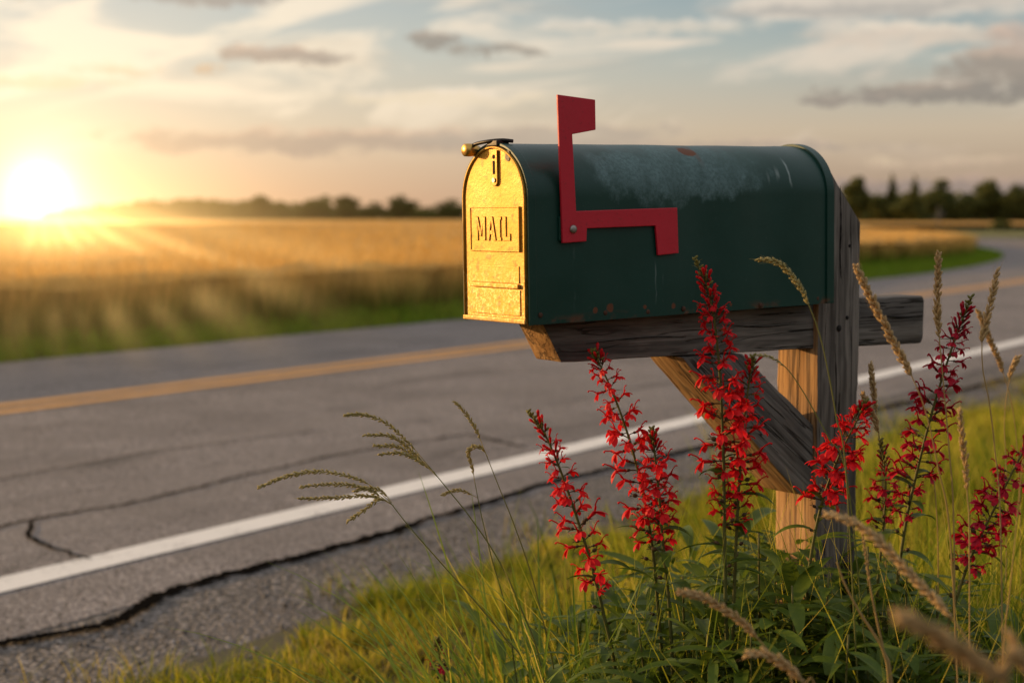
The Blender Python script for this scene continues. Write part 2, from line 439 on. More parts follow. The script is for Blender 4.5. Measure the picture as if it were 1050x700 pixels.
# ------------------------------------------------------------------ blade masses (numpy)
def blades(name, px, py, pz, h, w, lean, mats, kind='stuff', seg=3, curl=.6, parent=None, az=None):
    n = len(px)
    if az is None: az = rng.uniform(0, 2*pi, n)
    yaw = rng.uniform(0, 2*pi, n)
    tint = rng.uniform(0, 1, n)
    lev = seg+1
    V = np.zeros((n, 2*seg+1, 3), np.float32); T = np.zeros((n, 2*seg+1), np.float32)
    for i in range(lev):
        t = i/seg
        off = lean*h*(t**(1+curl)); zz = h*t*(1-.25*np.minimum(lean, 1.5)*t*lean)
        cx = px+np.cos(az)*off; cy = py+np.sin(az)*off; cz = pz+zz
        ww = w*(1-t)**.7*.5 if i < seg else 0
        dx = np.cos(yaw)*ww; dy = np.sin(yaw)*ww
        if i < seg:
            V[:, 2*i] = np.stack([cx-dx, cy-dy, cz], 1); V[:, 2*i+1] = np.stack([cx+dx, cy+dy, cz], 1)
            T[:, 2*i] = T[:, 2*i+1] = t
        else:
            V[:, 2*seg] = np.stack([cx, cy, cz], 1); T[:, 2*seg] = 1
    nv = 2*seg+1
    quads = []
    for i in range(seg-1): quads += [2*i, 2*i+1, 2*i+3, 2*i+2]
    tri = [2*(seg-1), 2*(seg-1)+1, 2*seg]
    loc = np.array(quads+tri)
    loops = (np.arange(n)[:, None]*nv+loc[None, :]).ravel()
    sizes = np.array([4]*(seg-1)+[3]); st = np.concatenate([[0], np.cumsum(sizes)[:-1]])
    starts = (np.arange(n)[:, None]*len(loc)+st[None, :]).ravel()
    me = bpy.data.meshes.new(name)
    me.vertices.add(n*nv); me.vertices.foreach_set('co', V.ravel())
    me.loops.add(len(loops)); me.loops.foreach_set('vertex_index', loops.astype(np.int32))
    me.polygons.add(n*seg); me.polygons.foreach_set('loop_start', starts.astype(np.int32))
    me.polygons.foreach_set('use_smooth', np.ones(n*seg, bool))
    me.update(calc_edges=True)
    a = me.attributes.new('tint', 'FLOAT', 'POINT'); a.data.foreach_set('value', np.repeat(tint, nv).astype(np.float32))
    a = me.attributes.new('along', 'FLOAT', 'POINT'); a.data.foreach_set('value', T.ravel())
    o = link(name, me, mats, parent)
    if kind: o['kind'] = kind
    return o

def mat_blade(name, stops, along=(.5, 1.15), transl=.45, patch=0., rough=.55):
    m, nt, out = material(name)
    t = nt.attr('tint'); a = nt.attr('along')
    if patch:
        pn = nt.noise(pos(nt), 1.7, 3, .6)
        t = nt.m('ADD', nt.mul(t, 1-patch), nt.mul(nt.ramp(pn, .3, .7), patch), clamp=True)
    c = nt.cramp(t, stops)
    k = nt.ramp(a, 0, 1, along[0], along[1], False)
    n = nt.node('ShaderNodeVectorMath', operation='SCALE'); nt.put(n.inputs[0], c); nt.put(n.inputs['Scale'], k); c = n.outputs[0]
    p = nt.node('ShaderNodeBsdfPrincipled'); nt.put(p.inputs['Base Color'], c); p.inputs['Roughness'].default_value = rough
    p.inputs['Specular IOR Level'].default_value = .08
    tr = nt.node('ShaderNodeBsdfTranslucent'); nt.put(tr.inputs[0], c)
    mx = nt.node('ShaderNodeMixShader'); mx.inputs[0].default_value = transl
    nt.l.new(p.outputs[0], mx.inputs[1]); nt.l.new(tr.outputs[0], mx.inputs[2]); nt.l.new(mx.outputs[0], out.inputs[0])
    return m
M_GRASS = mat_blade('verge_grass', [(0, (.055, .105, .006)), (.28, (.16, .21, .010)), (.55, (.34, .33, .018)), (.8, (.56, .43, .045)), (1, (.70, .52, .15))], patch=.4, along=(.07, 1.5))  # roots darkened: shaded gaps between blades put into the colour
M_TALL = mat_blade('tall_grass_leaf', [(0, (.05, .095, .006)), (.35, (.15, .20, .012)), (.6, (.32, .31, .022)), (.82, (.54, .42, .06)), (1, (.66, .48, .14))], patch=.25, along=(.07, 1.45))  # same painted shade towards the roots
M_LAWN = mat_blade('far_verge_grass', [(0, (.10, .20, .012)), (.6, (.18, .28, .018)), (1, (.28, .31, .03))], patch=.4)

# --- near verge
def in_view(X, Y, m=1.2):
    return (np.abs(X) < Y*.34+m) & (Y > 1.5)
def verge(n, e0, e1, s0, s1):
    e = rng.uniform(e0, e1, n); s = rng.uniform(s0, s1, n)
    X, Y = road_pt(s, e); k = in_view(X, Y); return X[k], Y[k], e[k], s[k]
def bank(e):   # ground height of the bank
    return np.clip((e+2.9)*.03, -.01, .06)
bank_s = list(np.arange(-8, 70, .5))
sheet('verge', bank_s, lambda s: -2.95, lambda s: 12, 0, M_SOIL, ne=30, zf=lambda s, e: float(-.012+np.clip((e+2.9)*.03, 0, .06)))
def clumped(n_cl, per, e0, e1, s0, s1, rad, h0, h1, w0, w1, name='grass'):
    """grass grows in tussocks: every tussock has its own height, lean and spread"""
    X, Y, e, s = verge(n_cl, e0, e1, s0, s1)
    rag = -2.88+.09*np.sin(s*2.7)+.06*np.sin(s*6.1+1)+.05*np.sin(s*13)
    k = e > rag+rng.exponential(.03, len(e)); X, Y, e, s = X[k], Y[k], e[k], s[k]
    n = len(X); ch = rng.uniform(.45, 1.45, n)*np.where(rng.uniform(0, 1, n) < .12, 1.6, 1.); cr = rad*rng.uniform(.5, 1.5, n); ca = rng.uniform(0, 2*pi, n)
    rise = np.clip((e+2.95)/1.2, .0, 1)
    rep = lambda a: np.repeat(a, per)
    r = rep(cr)*np.sqrt(rng.uniform(0, 1, n*per)); a = rng.uniform(0, 2*pi, n*per)
    bx = rep(X)+r*np.cos(a); by = rep(Y)+r*np.sin(a); be = bx*N_R[0]+by*N_R[1]
    hh = (h0+(h1-h0)*rep(rise))*rep(ch)*rng.uniform(.55, 1.25, n*per)
    az = np.where(rng.uniform(0, 1, n*per) < .55, a, rep(ca)+rng.normal(0, .7, n*per))
    return blades(name, bx, by, bank(np.maximum(be, -2.95))-.01, hh, rng.uniform(w0, w1, n*per), rng.uniform(.1, 1.1, n*per), M_GRASS, az=az)
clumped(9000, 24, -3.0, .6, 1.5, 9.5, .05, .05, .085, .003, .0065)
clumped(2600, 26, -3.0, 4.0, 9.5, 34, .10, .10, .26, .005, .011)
# flat dead thatch between the tussocks
X, Y, e, s = verge(30000, -2.95, .8, 1.5, 9.5)
k = e > -2.86+.09*np.sin(s*2.7)+.06*np.sin(s*6.1+1); X, Y, e = X[k], Y[k], e[k]
M_THATCH = mat_blade('dead_thatch', [(0, (.10, .065, .025)), (.6, (.24, .165, .07)), (1, (.42, .31, .15))], along=(.5, 1.1), transl=.2)
blades('dead_grass', X, Y, bank(e)-.005, rng.uniform(.04, .10, len(X)), rng.uniform(.002, .005, len(X)), rng.uniform(1.2, 2.6, len(X)), M_THATCH)
# sparse tufts creeping on the shoulder
X, Y, e, s = verge(2600, -3.14, -2.8, 1, 14)
k = (np.sin(s*5.3)+np.sin(s*11.7+2)) > .75; X, Y, e = X[k], Y[k], e[k]
blades('grass_tuft', X, Y, 0*X-.01, rng.uniform(.03, .11, len(X)), rng.uniform(.003, .006, len(X)), rng.uniform(.2, .9, len(X)), M_GRASS)
# knee-high grass round the post and to its right
def tallmass(n, x0, x1, y0, y1, h0, h1, w=(.003, .007), lean=(.1, .7), name='tall_grass', mat=None):
    X = rng.uniform(x0, x1, n); Y = rng.uniform(y0, y1, n)
    e = X*N_R[0]+Y*N_R[1]
    blades(name, X, Y, bank(e)-.01, rng.uniform(h0, h1, n), rng.uniform(*w, n), rng.uniform(*lean, n), mat or M_TALL, seg=5)
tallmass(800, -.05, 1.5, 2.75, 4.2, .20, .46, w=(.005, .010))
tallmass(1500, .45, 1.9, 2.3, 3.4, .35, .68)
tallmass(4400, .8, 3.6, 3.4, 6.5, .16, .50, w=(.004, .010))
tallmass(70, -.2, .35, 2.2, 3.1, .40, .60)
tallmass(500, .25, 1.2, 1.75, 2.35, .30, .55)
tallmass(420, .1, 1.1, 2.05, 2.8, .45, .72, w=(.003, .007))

# pebbles on the shoulder
def pebbles():
    m = MB()
    for i in range(1900):
        s = random.uniform(1.2, 11); e = random.uniform(-3.45, -2.8)
        X, Y = road_pt(s, e); r = random.choice([.003, .003, .004, .005, .007])*random.uniform(.7, 1.2)
        m.blob((float(X), float(Y), -.004+r*.3), r, (random.gauss(0, 1), random.gauss(0, 1), .4), 5, 3, random.uniform(.6, 1.3))
    mm, nt, out = material('pebble'); vc = nt.voro(pos(nt), 45, out=1); x, y, z = nt.sep(vc)
    principled(nt, out, Base_Color=nt.cramp(x, [(0, (.06, .053, .048)), (.6, (.13, .115, .10)), (1, (.24, .21, .185))]), Roughness=.85)
    o = m.build('pebbles', mm); o['kind'] = 'stuff'
pebbles()

# ------------------------------------------------------------------ the wheat field
def mat_crop():
    m, nt, out = material('ripe_crop'); p = pos(nt); x, y, z = nt.sep(p)
    t = nt.attr('tint')
    big = nt.noise(nt.scale(p, (.10, .10, 0)), 1.0, 3, .6)
    hz = nt.add(nt.add(z, nt.mul(nt.sub(t, .5), .22)), nt.mul(nt.sub(big, .5), .30))
    gold = nt.mix(t, (.50, .27, .055), (.80, .50, .15)); green = nt.mix(t, (.10, .15, .010), (.27, .28, .028))
    c = nt.mix(nt.ramp(hz, .08, .50), green, gold)
    pb = nt.node('ShaderNodeBsdfPrincipled'); nt.put(pb.inputs['Base Color'], c); pb.inputs['Roughness'].default_value = .6; pb.inputs['Specular IOR Level'].default_value = .2
    tr = nt.node('ShaderNodeBsdfTranslucent'); nt.put(tr.inputs[0], c)
    mx = nt.node('ShaderNodeMixShader'); mx.inputs[0].default_value = .4
    nt.l.new(pb.outputs[0], mx.inputs[1]); nt.l.new(tr.outputs[0], mx.inputs[2]); nt.l.new(mx.outputs[0], out.inputs[0]); return m
M_CROP = mat_crop()
def mat_canopy():
    m, nt, out = material('crop_canopy'); p = pos(nt)
    big = nt.noise(nt.scale(p, (.03, .05, 0)), 1.0, 4, .55); mid = nt.noise(nt.scale(p, (.6, .6, 0)), 1.0, 4, .6); fine = nt.noise(p, 9, 4, .7)
    # light shafts painted as paler stripes along the low sun's azimuth
    pr = nt.node('ShaderNodeVectorRotate', rotation_type='Z_AXIS'); nt.put(pr.inputs['Vector'], p); pr.inputs['Angle'].default_value = radians(-17)
    rows = nt.noise(nt.scale(pr.outputs[0], (.55, .004, 0)), 1.0, 3, .6)  # stripe mask of the painted shafts
    c = nt.mix(nt.ramp(big, .3, .7), (.55, .30, .07), (.72, .43, .12))
    c = nt.mix(nt.mul(nt.ramp(mid, .4, .7), .5), c, (.33, .18, .05))
    c = nt.mix(nt.mul(nt.ramp(rows, .5, .66), .45), c, (.74, .49, .19))
    c = nt.mix(nt.mul(nt.ramp(fine, .45, .7), .5), c, (.26, .15, .04))
    pb = principled(nt, out, Base_Color=c, Roughness=.8, Normal=nt.bump(fine, 1., .15)); pb.inputs['Specular IOR Level'].default_value = .1
    return m
M_CAN = mat_canopy()
E_C = -11.55
def crop_edge(s):                      # the verge widens on the inside of the bend
    s = np.asarray(s, float); return E_C-1.5*np.exp(-((s-31)/9.)**2)+.35*np.clip((s-38)/8, 0, 1)
def canopy(name, rows, cols, efun, seed, zt=.56):
    r = np.random.default_rng(seed)
    vs = np.zeros((len(rows), len(cols), 3))
    for i, s in enumerate(rows):
        for j, w in enumerate(cols):
            X, Y = road_pt(s, efun(s, w)); vs[i, j] = (X, Y, zt+r.normal(0, .035))
    nr, nc = len(rows), len(cols)
    fs = [(i*nc+j, i*nc+j+1, (i+1)*nc+j+1, (i+1)*nc+j) for i in range(nr-1) for j in range(nc-1)]
    me = bpy.data.meshes.new(name); me.from_pydata(vs.reshape(-1, 3).tolist(), [], fs); me.update()
    me.polygons.foreach_set('use_smooth', [True]*len(fs))
    o = link(name, me, M_CAN); o['kind'] = 'stuff'; return o
# left field: a polygon sheet in plain world axes, its near side following the road
def field_left():
    far = []
    ss = list(np.concatenate([np.arange(-40, 62, .6)]))
    ws = np.concatenate([[0, .15, .4, .8, 1.3, 2, 3, 4.5, 7, 11, 18, 30, 50, 80, 130, 200, 300, 450, 650]])
    vs = []; nc = len(ws); r = np.random.default_rng(5)
    # columns walk away perpendicular to the straight road
    px = np.array([-cos(ROAD_AZ)*.6-.25, sin(ROAD_AZ)*.6+.75]); px /= np.linalg.norm(px)
    for s in ss:
        X, Y = road_pt(s, crop_edge(s)-.25)
        for w in ws:
            fan = (s-10)/60*w*.9
            P = np.array([X, Y])+px*w+np.array([cos(radians(20)), sin(radians(20))])*fan
            vs.append((P[0], P[1], (.50 if w == 0 else .57)+r.normal(0, .03)))
    nr = len(ss)
    fs = [(i*nc+j, i*nc+j+1, (i+1)*nc+j+1, (i+1)*nc+j) for i in range(nr-1) for j in range(nc-1)]
    me = bpy.data.meshes.new('crop_field'); me.from_pydata(vs, [], fs); me.update()
    bm = bmesh.new(); bm.from_mesh(me); bmesh.ops.recalc_face_normals(bm, faces=bm.faces)
    if sum(f.normal.z for f in bm.faces) < 0: bmesh.ops.reverse_faces(bm, faces=bm.faces)
    bm.to_mesh(me); bm.free(); me.polygons.foreach_set('use_smooth', [True]*len(me.polygons))
    o = link('crop_field', me, M_CAN); tag(o, 'ripe golden crop field across the road, reaching to the far trees', 'crop', kind='stuff')
field_left()
# standing stalks: a dense wall at the edge, thinner further in
def stalks(n, d0, d1, s0, s1, wmul=1.):
    d = d0+(d1-d0)*rng.uniform(0, 1, n)**1.3; s = rng.uniform(s0, s1, n)
    X, Y = road_pt(s, crop_edge(s)-d+.10*np.sin(s*3)+.08*np.sin(s*7.3)); k = (np.abs(X) < Y*.36+3) & (Y > 8)
    X, Y = X[k], Y[k]
    o = blades('crop_stalks', X, Y, 0*X-.03, rng.uniform(.48, .74, len(X)), rng.uniform(.008, .018, len(X))*wmul, rng.uniform(.03, .35, len(X)), M_CROP, seg=3)
    tag(o, 'green stems and golden ears along the near edge of the crop', 'crop')
stalks(26000, 0, 1.0, 4, 26); stalks(16000, .8, 6, 4, 26, 1.2); stalks(16000, 0, 3, 26, 75, 1.8)
# ears standing over the whole field, larger faces further away
n = 90000; d = 1.0*np.exp(rng.uniform(0, np.log(230), n)); az = rng.uniform(-.42, .36, n)
yy = 10+d*1.0; 
X = np.tan(az)*yy; Y = yy
# keep only points inside the field (left of the crop edge)
ss_ = np.arange(-20, 120, .5); ex, ey = road_pt(ss_, crop_edge(ss_)-.3)
lim = np.interp(Y, ey, ex); k = (X < lim) & (Y < 75) | (X < 10) & (Y >= 75); X, Y = X[k], Y[k]
o = blades('crop_ears', X, Y, .40+0*X, rng.uniform(.18, .34, len(X)), .010+Y*.0011, rng.uniform(.05, .5, len(X)), M_CROP, seg=2)
tag(o, 'ripe ears standing over the golden field', 'crop')
# far verge
n = 42000; s = rng.uniform(4, 75, n); u = rng.uniform(0, 1, n)
ee = E_L+.03+(crop_edge(s)-.15-E_L)*u
X, Y = road_pt(s, ee); k = (np.abs(X) < Y*.36+3) & (Y > 8); X, Y, u = X[k], Y[k], u[k]
o = blades('grass', X, Y, 0*X-.03, rng.uniform(.05, .15, len(X))*(.7+1.0*u), rng.uniform(.012, .03, len(X)), rng.uniform(.1, .7, len(X)), M_LAWN)
# field right of the far road and beyond
def flat_patch(name, poly, z, mat, label=None):
    m = MB(); m.add([(x, y, z) for x, y in poly], [tuple(range(len(poly)))]); o = m.build(name, mat); o['kind'] = 'stuff' if label else 'structure'
    if label: o['label'] = label
    return o
M_PAST = simple('pasture', (.12, .115, .022), .95, 0, .35, .2)
flat_patch('meadow', [(20, 98), (90, 90), (160, 160), (30, 150)], -.02, M_PAST)
flat_patch('far_field', [(12, 150), (30, 146), (160, 155), (300, 330), (30, 330)], .5, M_CAN, 'strip of ripe crop beyond the bend at the right')

# ------------------------------------------------------------------ trees
def mat_leaf(name, a, b):
    m, nt, out = material(name); t = nt.attr('tint')
    c = nt.mix(t, a, b)
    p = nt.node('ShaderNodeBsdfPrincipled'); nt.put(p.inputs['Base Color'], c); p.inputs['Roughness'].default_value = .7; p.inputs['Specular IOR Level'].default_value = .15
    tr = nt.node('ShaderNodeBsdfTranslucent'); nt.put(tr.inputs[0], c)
    mx = nt.node('ShaderNodeMixShader'); mx.inputs[0].default_value = .25
    nt.l.new(p.outputs[0], mx.inputs[1]); nt.l.new(tr.outputs[0], mx.inputs[2]); nt.l.new(mx.outputs[0], out.inputs[0]); return m
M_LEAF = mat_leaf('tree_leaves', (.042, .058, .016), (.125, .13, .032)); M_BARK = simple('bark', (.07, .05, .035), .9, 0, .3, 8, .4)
def leafmass(name, clumps, n, size, seed, mat, parent=None):
    """clumps: (x,y,z,rx,rz); many small leaf-clump faces through the volumes"""
    r = np.random.default_rng(seed); wts = np.array([c[3]**2*c[4] for c in clumps]); wts = wts/wts.sum()
    idx = r.choice(len(clumps), n, p=wts); C = np.array(clumps)[idx]
    d = r.normal(0, 1, (n, 3)); d /= np.linalg.norm(d, axis=1)[:, None]; d *= (r.uniform(.25, 1, n)**.45)[:, None]
    P = C[:, :3]+d*np.stack([C[:, 3], C[:, 3], C[:, 4]], 1)
    nrm = d+r.normal(0, .6, (n, 3)); nrm /= np.linalg.norm(nrm, axis=1)[:, None]
    a = np.cross(nrm, r.normal(0, 1, (n, 3))); a /= np.linalg.norm(a, axis=1)[:, None]; b = np.cross(nrm, a)
    sz = size*r.uniform(.5, 1.3, n)[:, None]
    V = np.stack([P-a*sz, P-b*sz*.6, P+a*sz, P+b*sz*.6], 1).astype(np.float32)
    me = bpy.data.meshes.new(name); me.vertices.add(n*4); me.vertices.foreach_set('co', V.ravel())
    me.loops.add(n*4); me.loops.foreach_set('vertex_index', np.arange(n*4, dtype=np.int32))
    me.polygons.add(n); me.polygons.foreach_set('loop_start', np.arange(0, n*4, 4, dtype=np.int32)); me.update(calc_edges=True)
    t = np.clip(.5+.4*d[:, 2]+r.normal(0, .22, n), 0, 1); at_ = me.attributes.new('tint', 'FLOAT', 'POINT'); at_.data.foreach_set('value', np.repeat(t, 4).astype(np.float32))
    return link(name, me, mat, parent)
def tree(name, x, y, h, wid, kind, label, seed):
    r = random.Random(seed); root = empty(name, (x, y, -.03)); tag(root, label, 'tree', 'trees standing along the far side of the fields')
    m = MB(); lean = r.uniform(-.03, .03)
    m.tube([(0, 0, 0), (lean*h, 0, h*.35), (lean*h*1.5, 0, h*.8)], [h*.028, h*.02, h*.008], 7)
    cl = []
    if kind == 'round':
        for i in range(11):
            a = r.uniform(0, 2*pi); rr = r.uniform(.1, .36)*wid; zz = r.uniform(.30, .82)*h
            m.tube([(lean*h, 0, h*r.uniform(.25, .5)), (cos(a)*rr*.5, sin(a)*rr*.5, zz*.85), (cos(a)*rr, sin(a)*rr, zz)], [h*.011, h*.007, h*.003], 5)
            k = 1-.45*abs(zz/h-.55)*2
            cl.append((cos(a)*rr*k, sin(a)*rr*k, zz, wid*r.uniform(.16, .27), h*r.uniform(.10, .17)))
        cl.append((0, 0, h*.86, wid*.2, h*.13)); cl.append((0, 0, h*.5, wid*.34, h*.28))
    else:
        for i in range(12):
            t = i/11; zz = h*(.14+.80*t); rr = wid*.5*(1-t)**.8
            a = i*2.4; cl.append((cos(a)*rr*.4, sin(a)*rr*.4, zz, rr*.75+.12, h*.075))
            m.tube([(0, 0, zz-.04*h), (cos(a)*rr*.8, sin(a)*rr*.8, zz)], [h*.006, h*.002], 4)
    m.build('trunk', M_BARK, root)
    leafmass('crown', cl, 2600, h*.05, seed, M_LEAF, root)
    return root
def tx(px, Y): return (px-525)/F*Y
DR = 250.
for px, w, top, kind, label in [
        (878, 30, 188, 'round', 'dark round tree just right of the grey post top'),
        (903, 26, 204, 'round', 'low round tree between post and first pointed tree'),
        (913, 15, 187, 'cone', 'narrow pointed dark tree, left of the two pointed ones'),
        (936, 17, 189, 'cone', 'narrow pointed tree, right of the two pointed ones'),
        (929, 30, 203, 'round', 'olive green tree in front of the pointed pair'),
        (963, 33, 190, 'round', 'broad round dark tree above the roadside sign'),
        (990, 26, 203, 'round', 'low dark tree in the dip of the right tree line'),
        (1013, 32, 191, 'round', 'tallest broad dark tree near the right edge'),
        (1040, 28, 196, 'round', 'dark round tree at the right edge of view'),
        (1062, 30, 199, 'round', 'dark tree closing the right end of the tree row')]:
    hh = ((224-top)/F*DR+H)*1.16; w *= 1.3; off = random.uniform(-6, 6)
    tree('broadleaf_tree' if kind == 'round' else 'conifer_tree', tx(px, DR+off), DR+off, hh, w/F*DR, kind, label, hash(px) % 999)
DL = 420.
for px, w, top, label in [
        (268, 26, 207, 'hazy orange-lit tree at the left part of the far tree row'),
        (318, 30, 212, 'low wide tree in the gap of the far tree row'),
        (355, 26, 207, 'rounded tree left of the crown nearest the mailbox'),
        (385, 30, 212, 'low tree joining two rounded trees of the far row'),
        (411, 30, 207, 'largest rounded tree of the far row left of the mailbox'),
        (464, 34, 210, 'tree partly hidden behind the left edge of the mailbox')]:
    hh = ((224-top)/F*DL+H)*1.3; w *= 1.3
    tree('broadleaf_tree', tx(px, DL), DL, hh, w/F*DL, 'round', label, px)
# wooded masses no one could count
cl = []
for i in range(120):
    px = random.uniform(50, 345); k = .5+.5*sin(px*.03)*sin(px*.011+1); hgt = (5.2+3.0*k*random.uniform(.3, 1))*min(1, .35+(px-50)/150)
    Y = 470+random.uniform(-15, 30); cl.append((tx(px, Y), Y, hgt*.45, 2.8, hgt*.62))
for i in range(60):
    px = random.uniform(300, 480); Y = 470+random.uniform(-15, 30); cl.append((tx(px, Y), Y, 1.7, 3, 2.6))
for i in range(110):
    px = random.uniform(855, 1150); Y = 268+random.uniform(-8, 16); hgt = random.uniform(3.4, 5.6); cl.append((tx(px, Y), Y, hgt*.45, 2.2, hgt*.62))
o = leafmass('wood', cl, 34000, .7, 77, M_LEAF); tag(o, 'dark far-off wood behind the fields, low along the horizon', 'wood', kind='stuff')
# low bush by the far field
b = leafmass('bush', [(0, 0, .45, .8, .5), (.6, .1, .35, .5, .4), (-.6, 0, .35, .6, .4)], 500, .14, 4, M_LEAF)
b.location = (tx(1026, 140), 140, 0); tag(b, 'small dark bush on the far meadow by the right edge', 'bush')
# distant road sign
r_ = empty('road_sign', (tx(961, 118), 118, -.03)); tag(r_, 'thin grey post with two small pale plates, far beyond the bend', 'road sign')
M_GREY = simple('galvanised_post', (.12, .105, .09), .8, .1); M_PALE = simple('sign_plate', (.085, .075, .06), .8)
m = MB(); m.tube([(0, 0, 0), (0, 0, 2.0)], .055, 8); m.build('post', M_GREY, r_)
m = MB(); m.box((-.46, -.075, 1.10), (-.07, -.06, 1.34)); m.build('sign_plate', M_PALE, r_, bevel=.01)
m = MB(); m.box((.07, -.075, 1.30), (.42, -.06, 1.62)); m.build('sign_plate', M_GREY, r_, bevel=.01)

# ------------------------------------------------------------------ the mailbox frame
TH = .6336; TI = .0193; L = .6512; W = .1693; HB = .27
s_ = Vector((cos(TH)*cos(TI), sin(TH)*cos(TI), sin(TI))); w_ = Vector((-sin(TH), cos(TH), 0)); u_ = s_.cross(w_)
ORG = Vector((.0257, 2.323, 1.001))
MM = Matrix(((s_.x, w_.x, u_.x, ORG.x), (s_.y, w_.y, u_.y, ORG.y), (s_.z, w_.z, u_.z, ORG.z), (0, 0, 0, 1)))
MI = MM.inverted()
def on_b(x, y, b):      # picture point -> (a, c) on the plane b = const of the mailbox frame
    o = MI @ CAM; d = MI.to_3x3() @ ray(x, y); t = (b-o.y)/d.y; p = o+d*t; return (p.x, p.z)
def on_a(x, y, a):
    o = MI @ CAM; d = MI.to_3x3() @ ray(x, y); t = (a-o.x)/d.x; p = o+d*t; return (p.y, p.z)

# materials
def mat_green():
    m, nt, out = material('green_enamel'); c = obj_co(nt); x, y, z = nt.sep(c)
    n1 = nt.noise(c, 7, 5, .6); n2 = nt.noise(c, 60, 5, .65); n3 = nt.noise(nt.scale(c, (1, 1, .15)), 90, 3, .6)
    base = nt.mix(n1, (.0026, .028, .019), (.0050, .045, .031))
    # chalky sun-faded patch over the shoulder
    cx = nt.div(nt.sub(x, .305), .205); cz = nt.div(nt.sub(z, .226), .055)
    r2 = nt.add(nt.mul(cx, cx), nt.mul(cz, cz))
    f = nt.ramp(nt.add(nt.sub(1.0, r2), nt.mul(nt.sub(nt.noise(c, 16, 5, .65), .5), 2.6)), .0, .55)
    f = nt.mul(f, nt.ramp(nt.noise(c, 160, 4, .75), .32, .66, .30, .80))
    f = nt.mul(f, nt.ramp(nt.noise(nt.scale(c, (22, 22, 9)), 1, 4, .6), .25, .65, .3, 1.))
    col = nt.mix(nt.mul(f, .52), base, (.24, .36, .37))
    # paler tone towards the top, in patches
    up = nt.mul(nt.ramp(z, .19, .265), nt.ramp(n1, .3, .75)); col = nt.mix(nt.mul(up, .22), col, (.10, .17, .155))
    # pale scrape marks near the rear
    for (sx, z0, z1, wd, st) in [(.553, .195, .252, .0035, .75), (.527, .205, .238, .006, .5), (.505, .20, .23, .004, .3), (.247, .015, .09, .0022, .25), (.262, .045, .075, .002, .35), (.085, .01, .12, .003, .10)]:
        wv = nt.add(x, nt.mul(nt.sub(nt.noise(nt.scale(c, (0, 0, 40)), 1, 2, .5), .5), .008))
        q = nt.m('ABSOLUTE', nt.div(nt.sub(wv, sx), wd)); fz = nt.mul(nt.ramp(z, z0, z0+.02), nt.ramp(z, z1, z1-.02))
        g_ = nt.mul(nt.mul(nt.ramp(q, 1, .2), fz), nt.ramp(n3, .35, .6)); col = nt.mix(nt.mul(g_, st), col, (.30, .36, .34))
    # rust: chip on the roof, seam at the bottom
    rx = nt.div(nt.sub(x, .352), .022); rz = nt.div(nt.sub(z, .258), .009); rr = nt.add(nt.mul(rx, rx), nt.mul(rz, rz))
    fr = nt.ramp(nt.add(nt.sub(1., rr), nt.mul(nt.sub(n2, .5), 2.2)), .25, .5)
    run = nt.mul(nt.mul(nt.ramp(nt.m('ABSOLUTE', nt.sub(x, .366)), .008, .001), nt.ramp(z, .262, .225, 1, 0)), .5); run = nt.mul(run, nt.ramp(z, .20, .23))
    fr = nt.m('MAXIMUM', fr, run)
    seam = nt.mul(nt.ramp(z, .016, .002), nt.ramp(nt.noise(nt.scale(c, (18, 1, 30)), 1, 4, .6), .50, .68)); fr = nt.m('MAXIMUM', fr, nt.mul(seam, .8))
    for sx, sz, sr in [(.155, .018, .0075), (.125, .016, .005), (.225, .016, .004), (.285, .014, .005), (.34, .012, .003), (.41, .010, .003)]:
        a = nt.div(nt.sub(x, sx), sr); b = nt.div(nt.sub(z, sz), sr)
        d2 = nt.add(nt.add(nt.mul(a, a), nt.mul(b, b)), nt.mul(nt.sub(n2, .5), 2.)); fr = nt.m('MAXIMUM', fr, nt.mul(nt.ramp(d2, 1.2, .3), nt.ramp(y, .08, .05)))
    col = nt.mix(fr, col, nt.mix(n2, (.085, .028, .012), (.17, .06, .022)))
    dust = nt.mul(nt.ramp(nt.noise(c, 260, 3, .7), .62, .75), .10); col = nt.mix(dust, col, (.25, .26, .23))
    ro = nt.m('ADD', nt.ramp(n1, .3, .7, .34, .46), nt.mul(nt.m('MAXIMUM', fr, f), .3))
    pb = principled(nt, out, Base_Color=col, Roughness=ro, Normal=nt.bump(nt.add(nt.mul(nt.noise(c, 9, 2, .5), .6), nt.mul(n2, .06)), .45, .006))
    pb.inputs['Specular IOR Level'].default_value = .30
    return m
def mat_gold():
    m, nt, out = material('gold_door_paint'); c = obj_co(nt); x, y, z = nt.sep(c)
    n1 = nt.noise(c, 24, 5, .65); n2 = nt.noise(c, 210, 4, .7); n3 = nt.noise(c, 75, 3, .6)
    col = nt.mix(nt.ramp(n1, .3, .7), (.38, .185, .016), (.55, .31, .040))
    low = nt.ramp(z, .10, .05); col = nt.mix(nt.mul(nt.mul(nt.ramp(n2, .48, .62), low), .6), col, (.75, .56, .25))
    col = nt.mix(nt.mul(nt.ramp(n3, .55, .70), .6), col, (.20, .095, .018))
    col = nt.mix(nt.mul(nt.ramp(z, .012, .0), .6), col, (.25, .13, .04))
    pb = principled(nt, out, Base_Color=col, Metallic=.5, Roughness=nt.ramp(n1, .3, .7, .44, .60), Normal=nt.bump(nt.add(nt.mul(n3, .5), nt.mul(n2, .5)), .35, .0022))
    return m
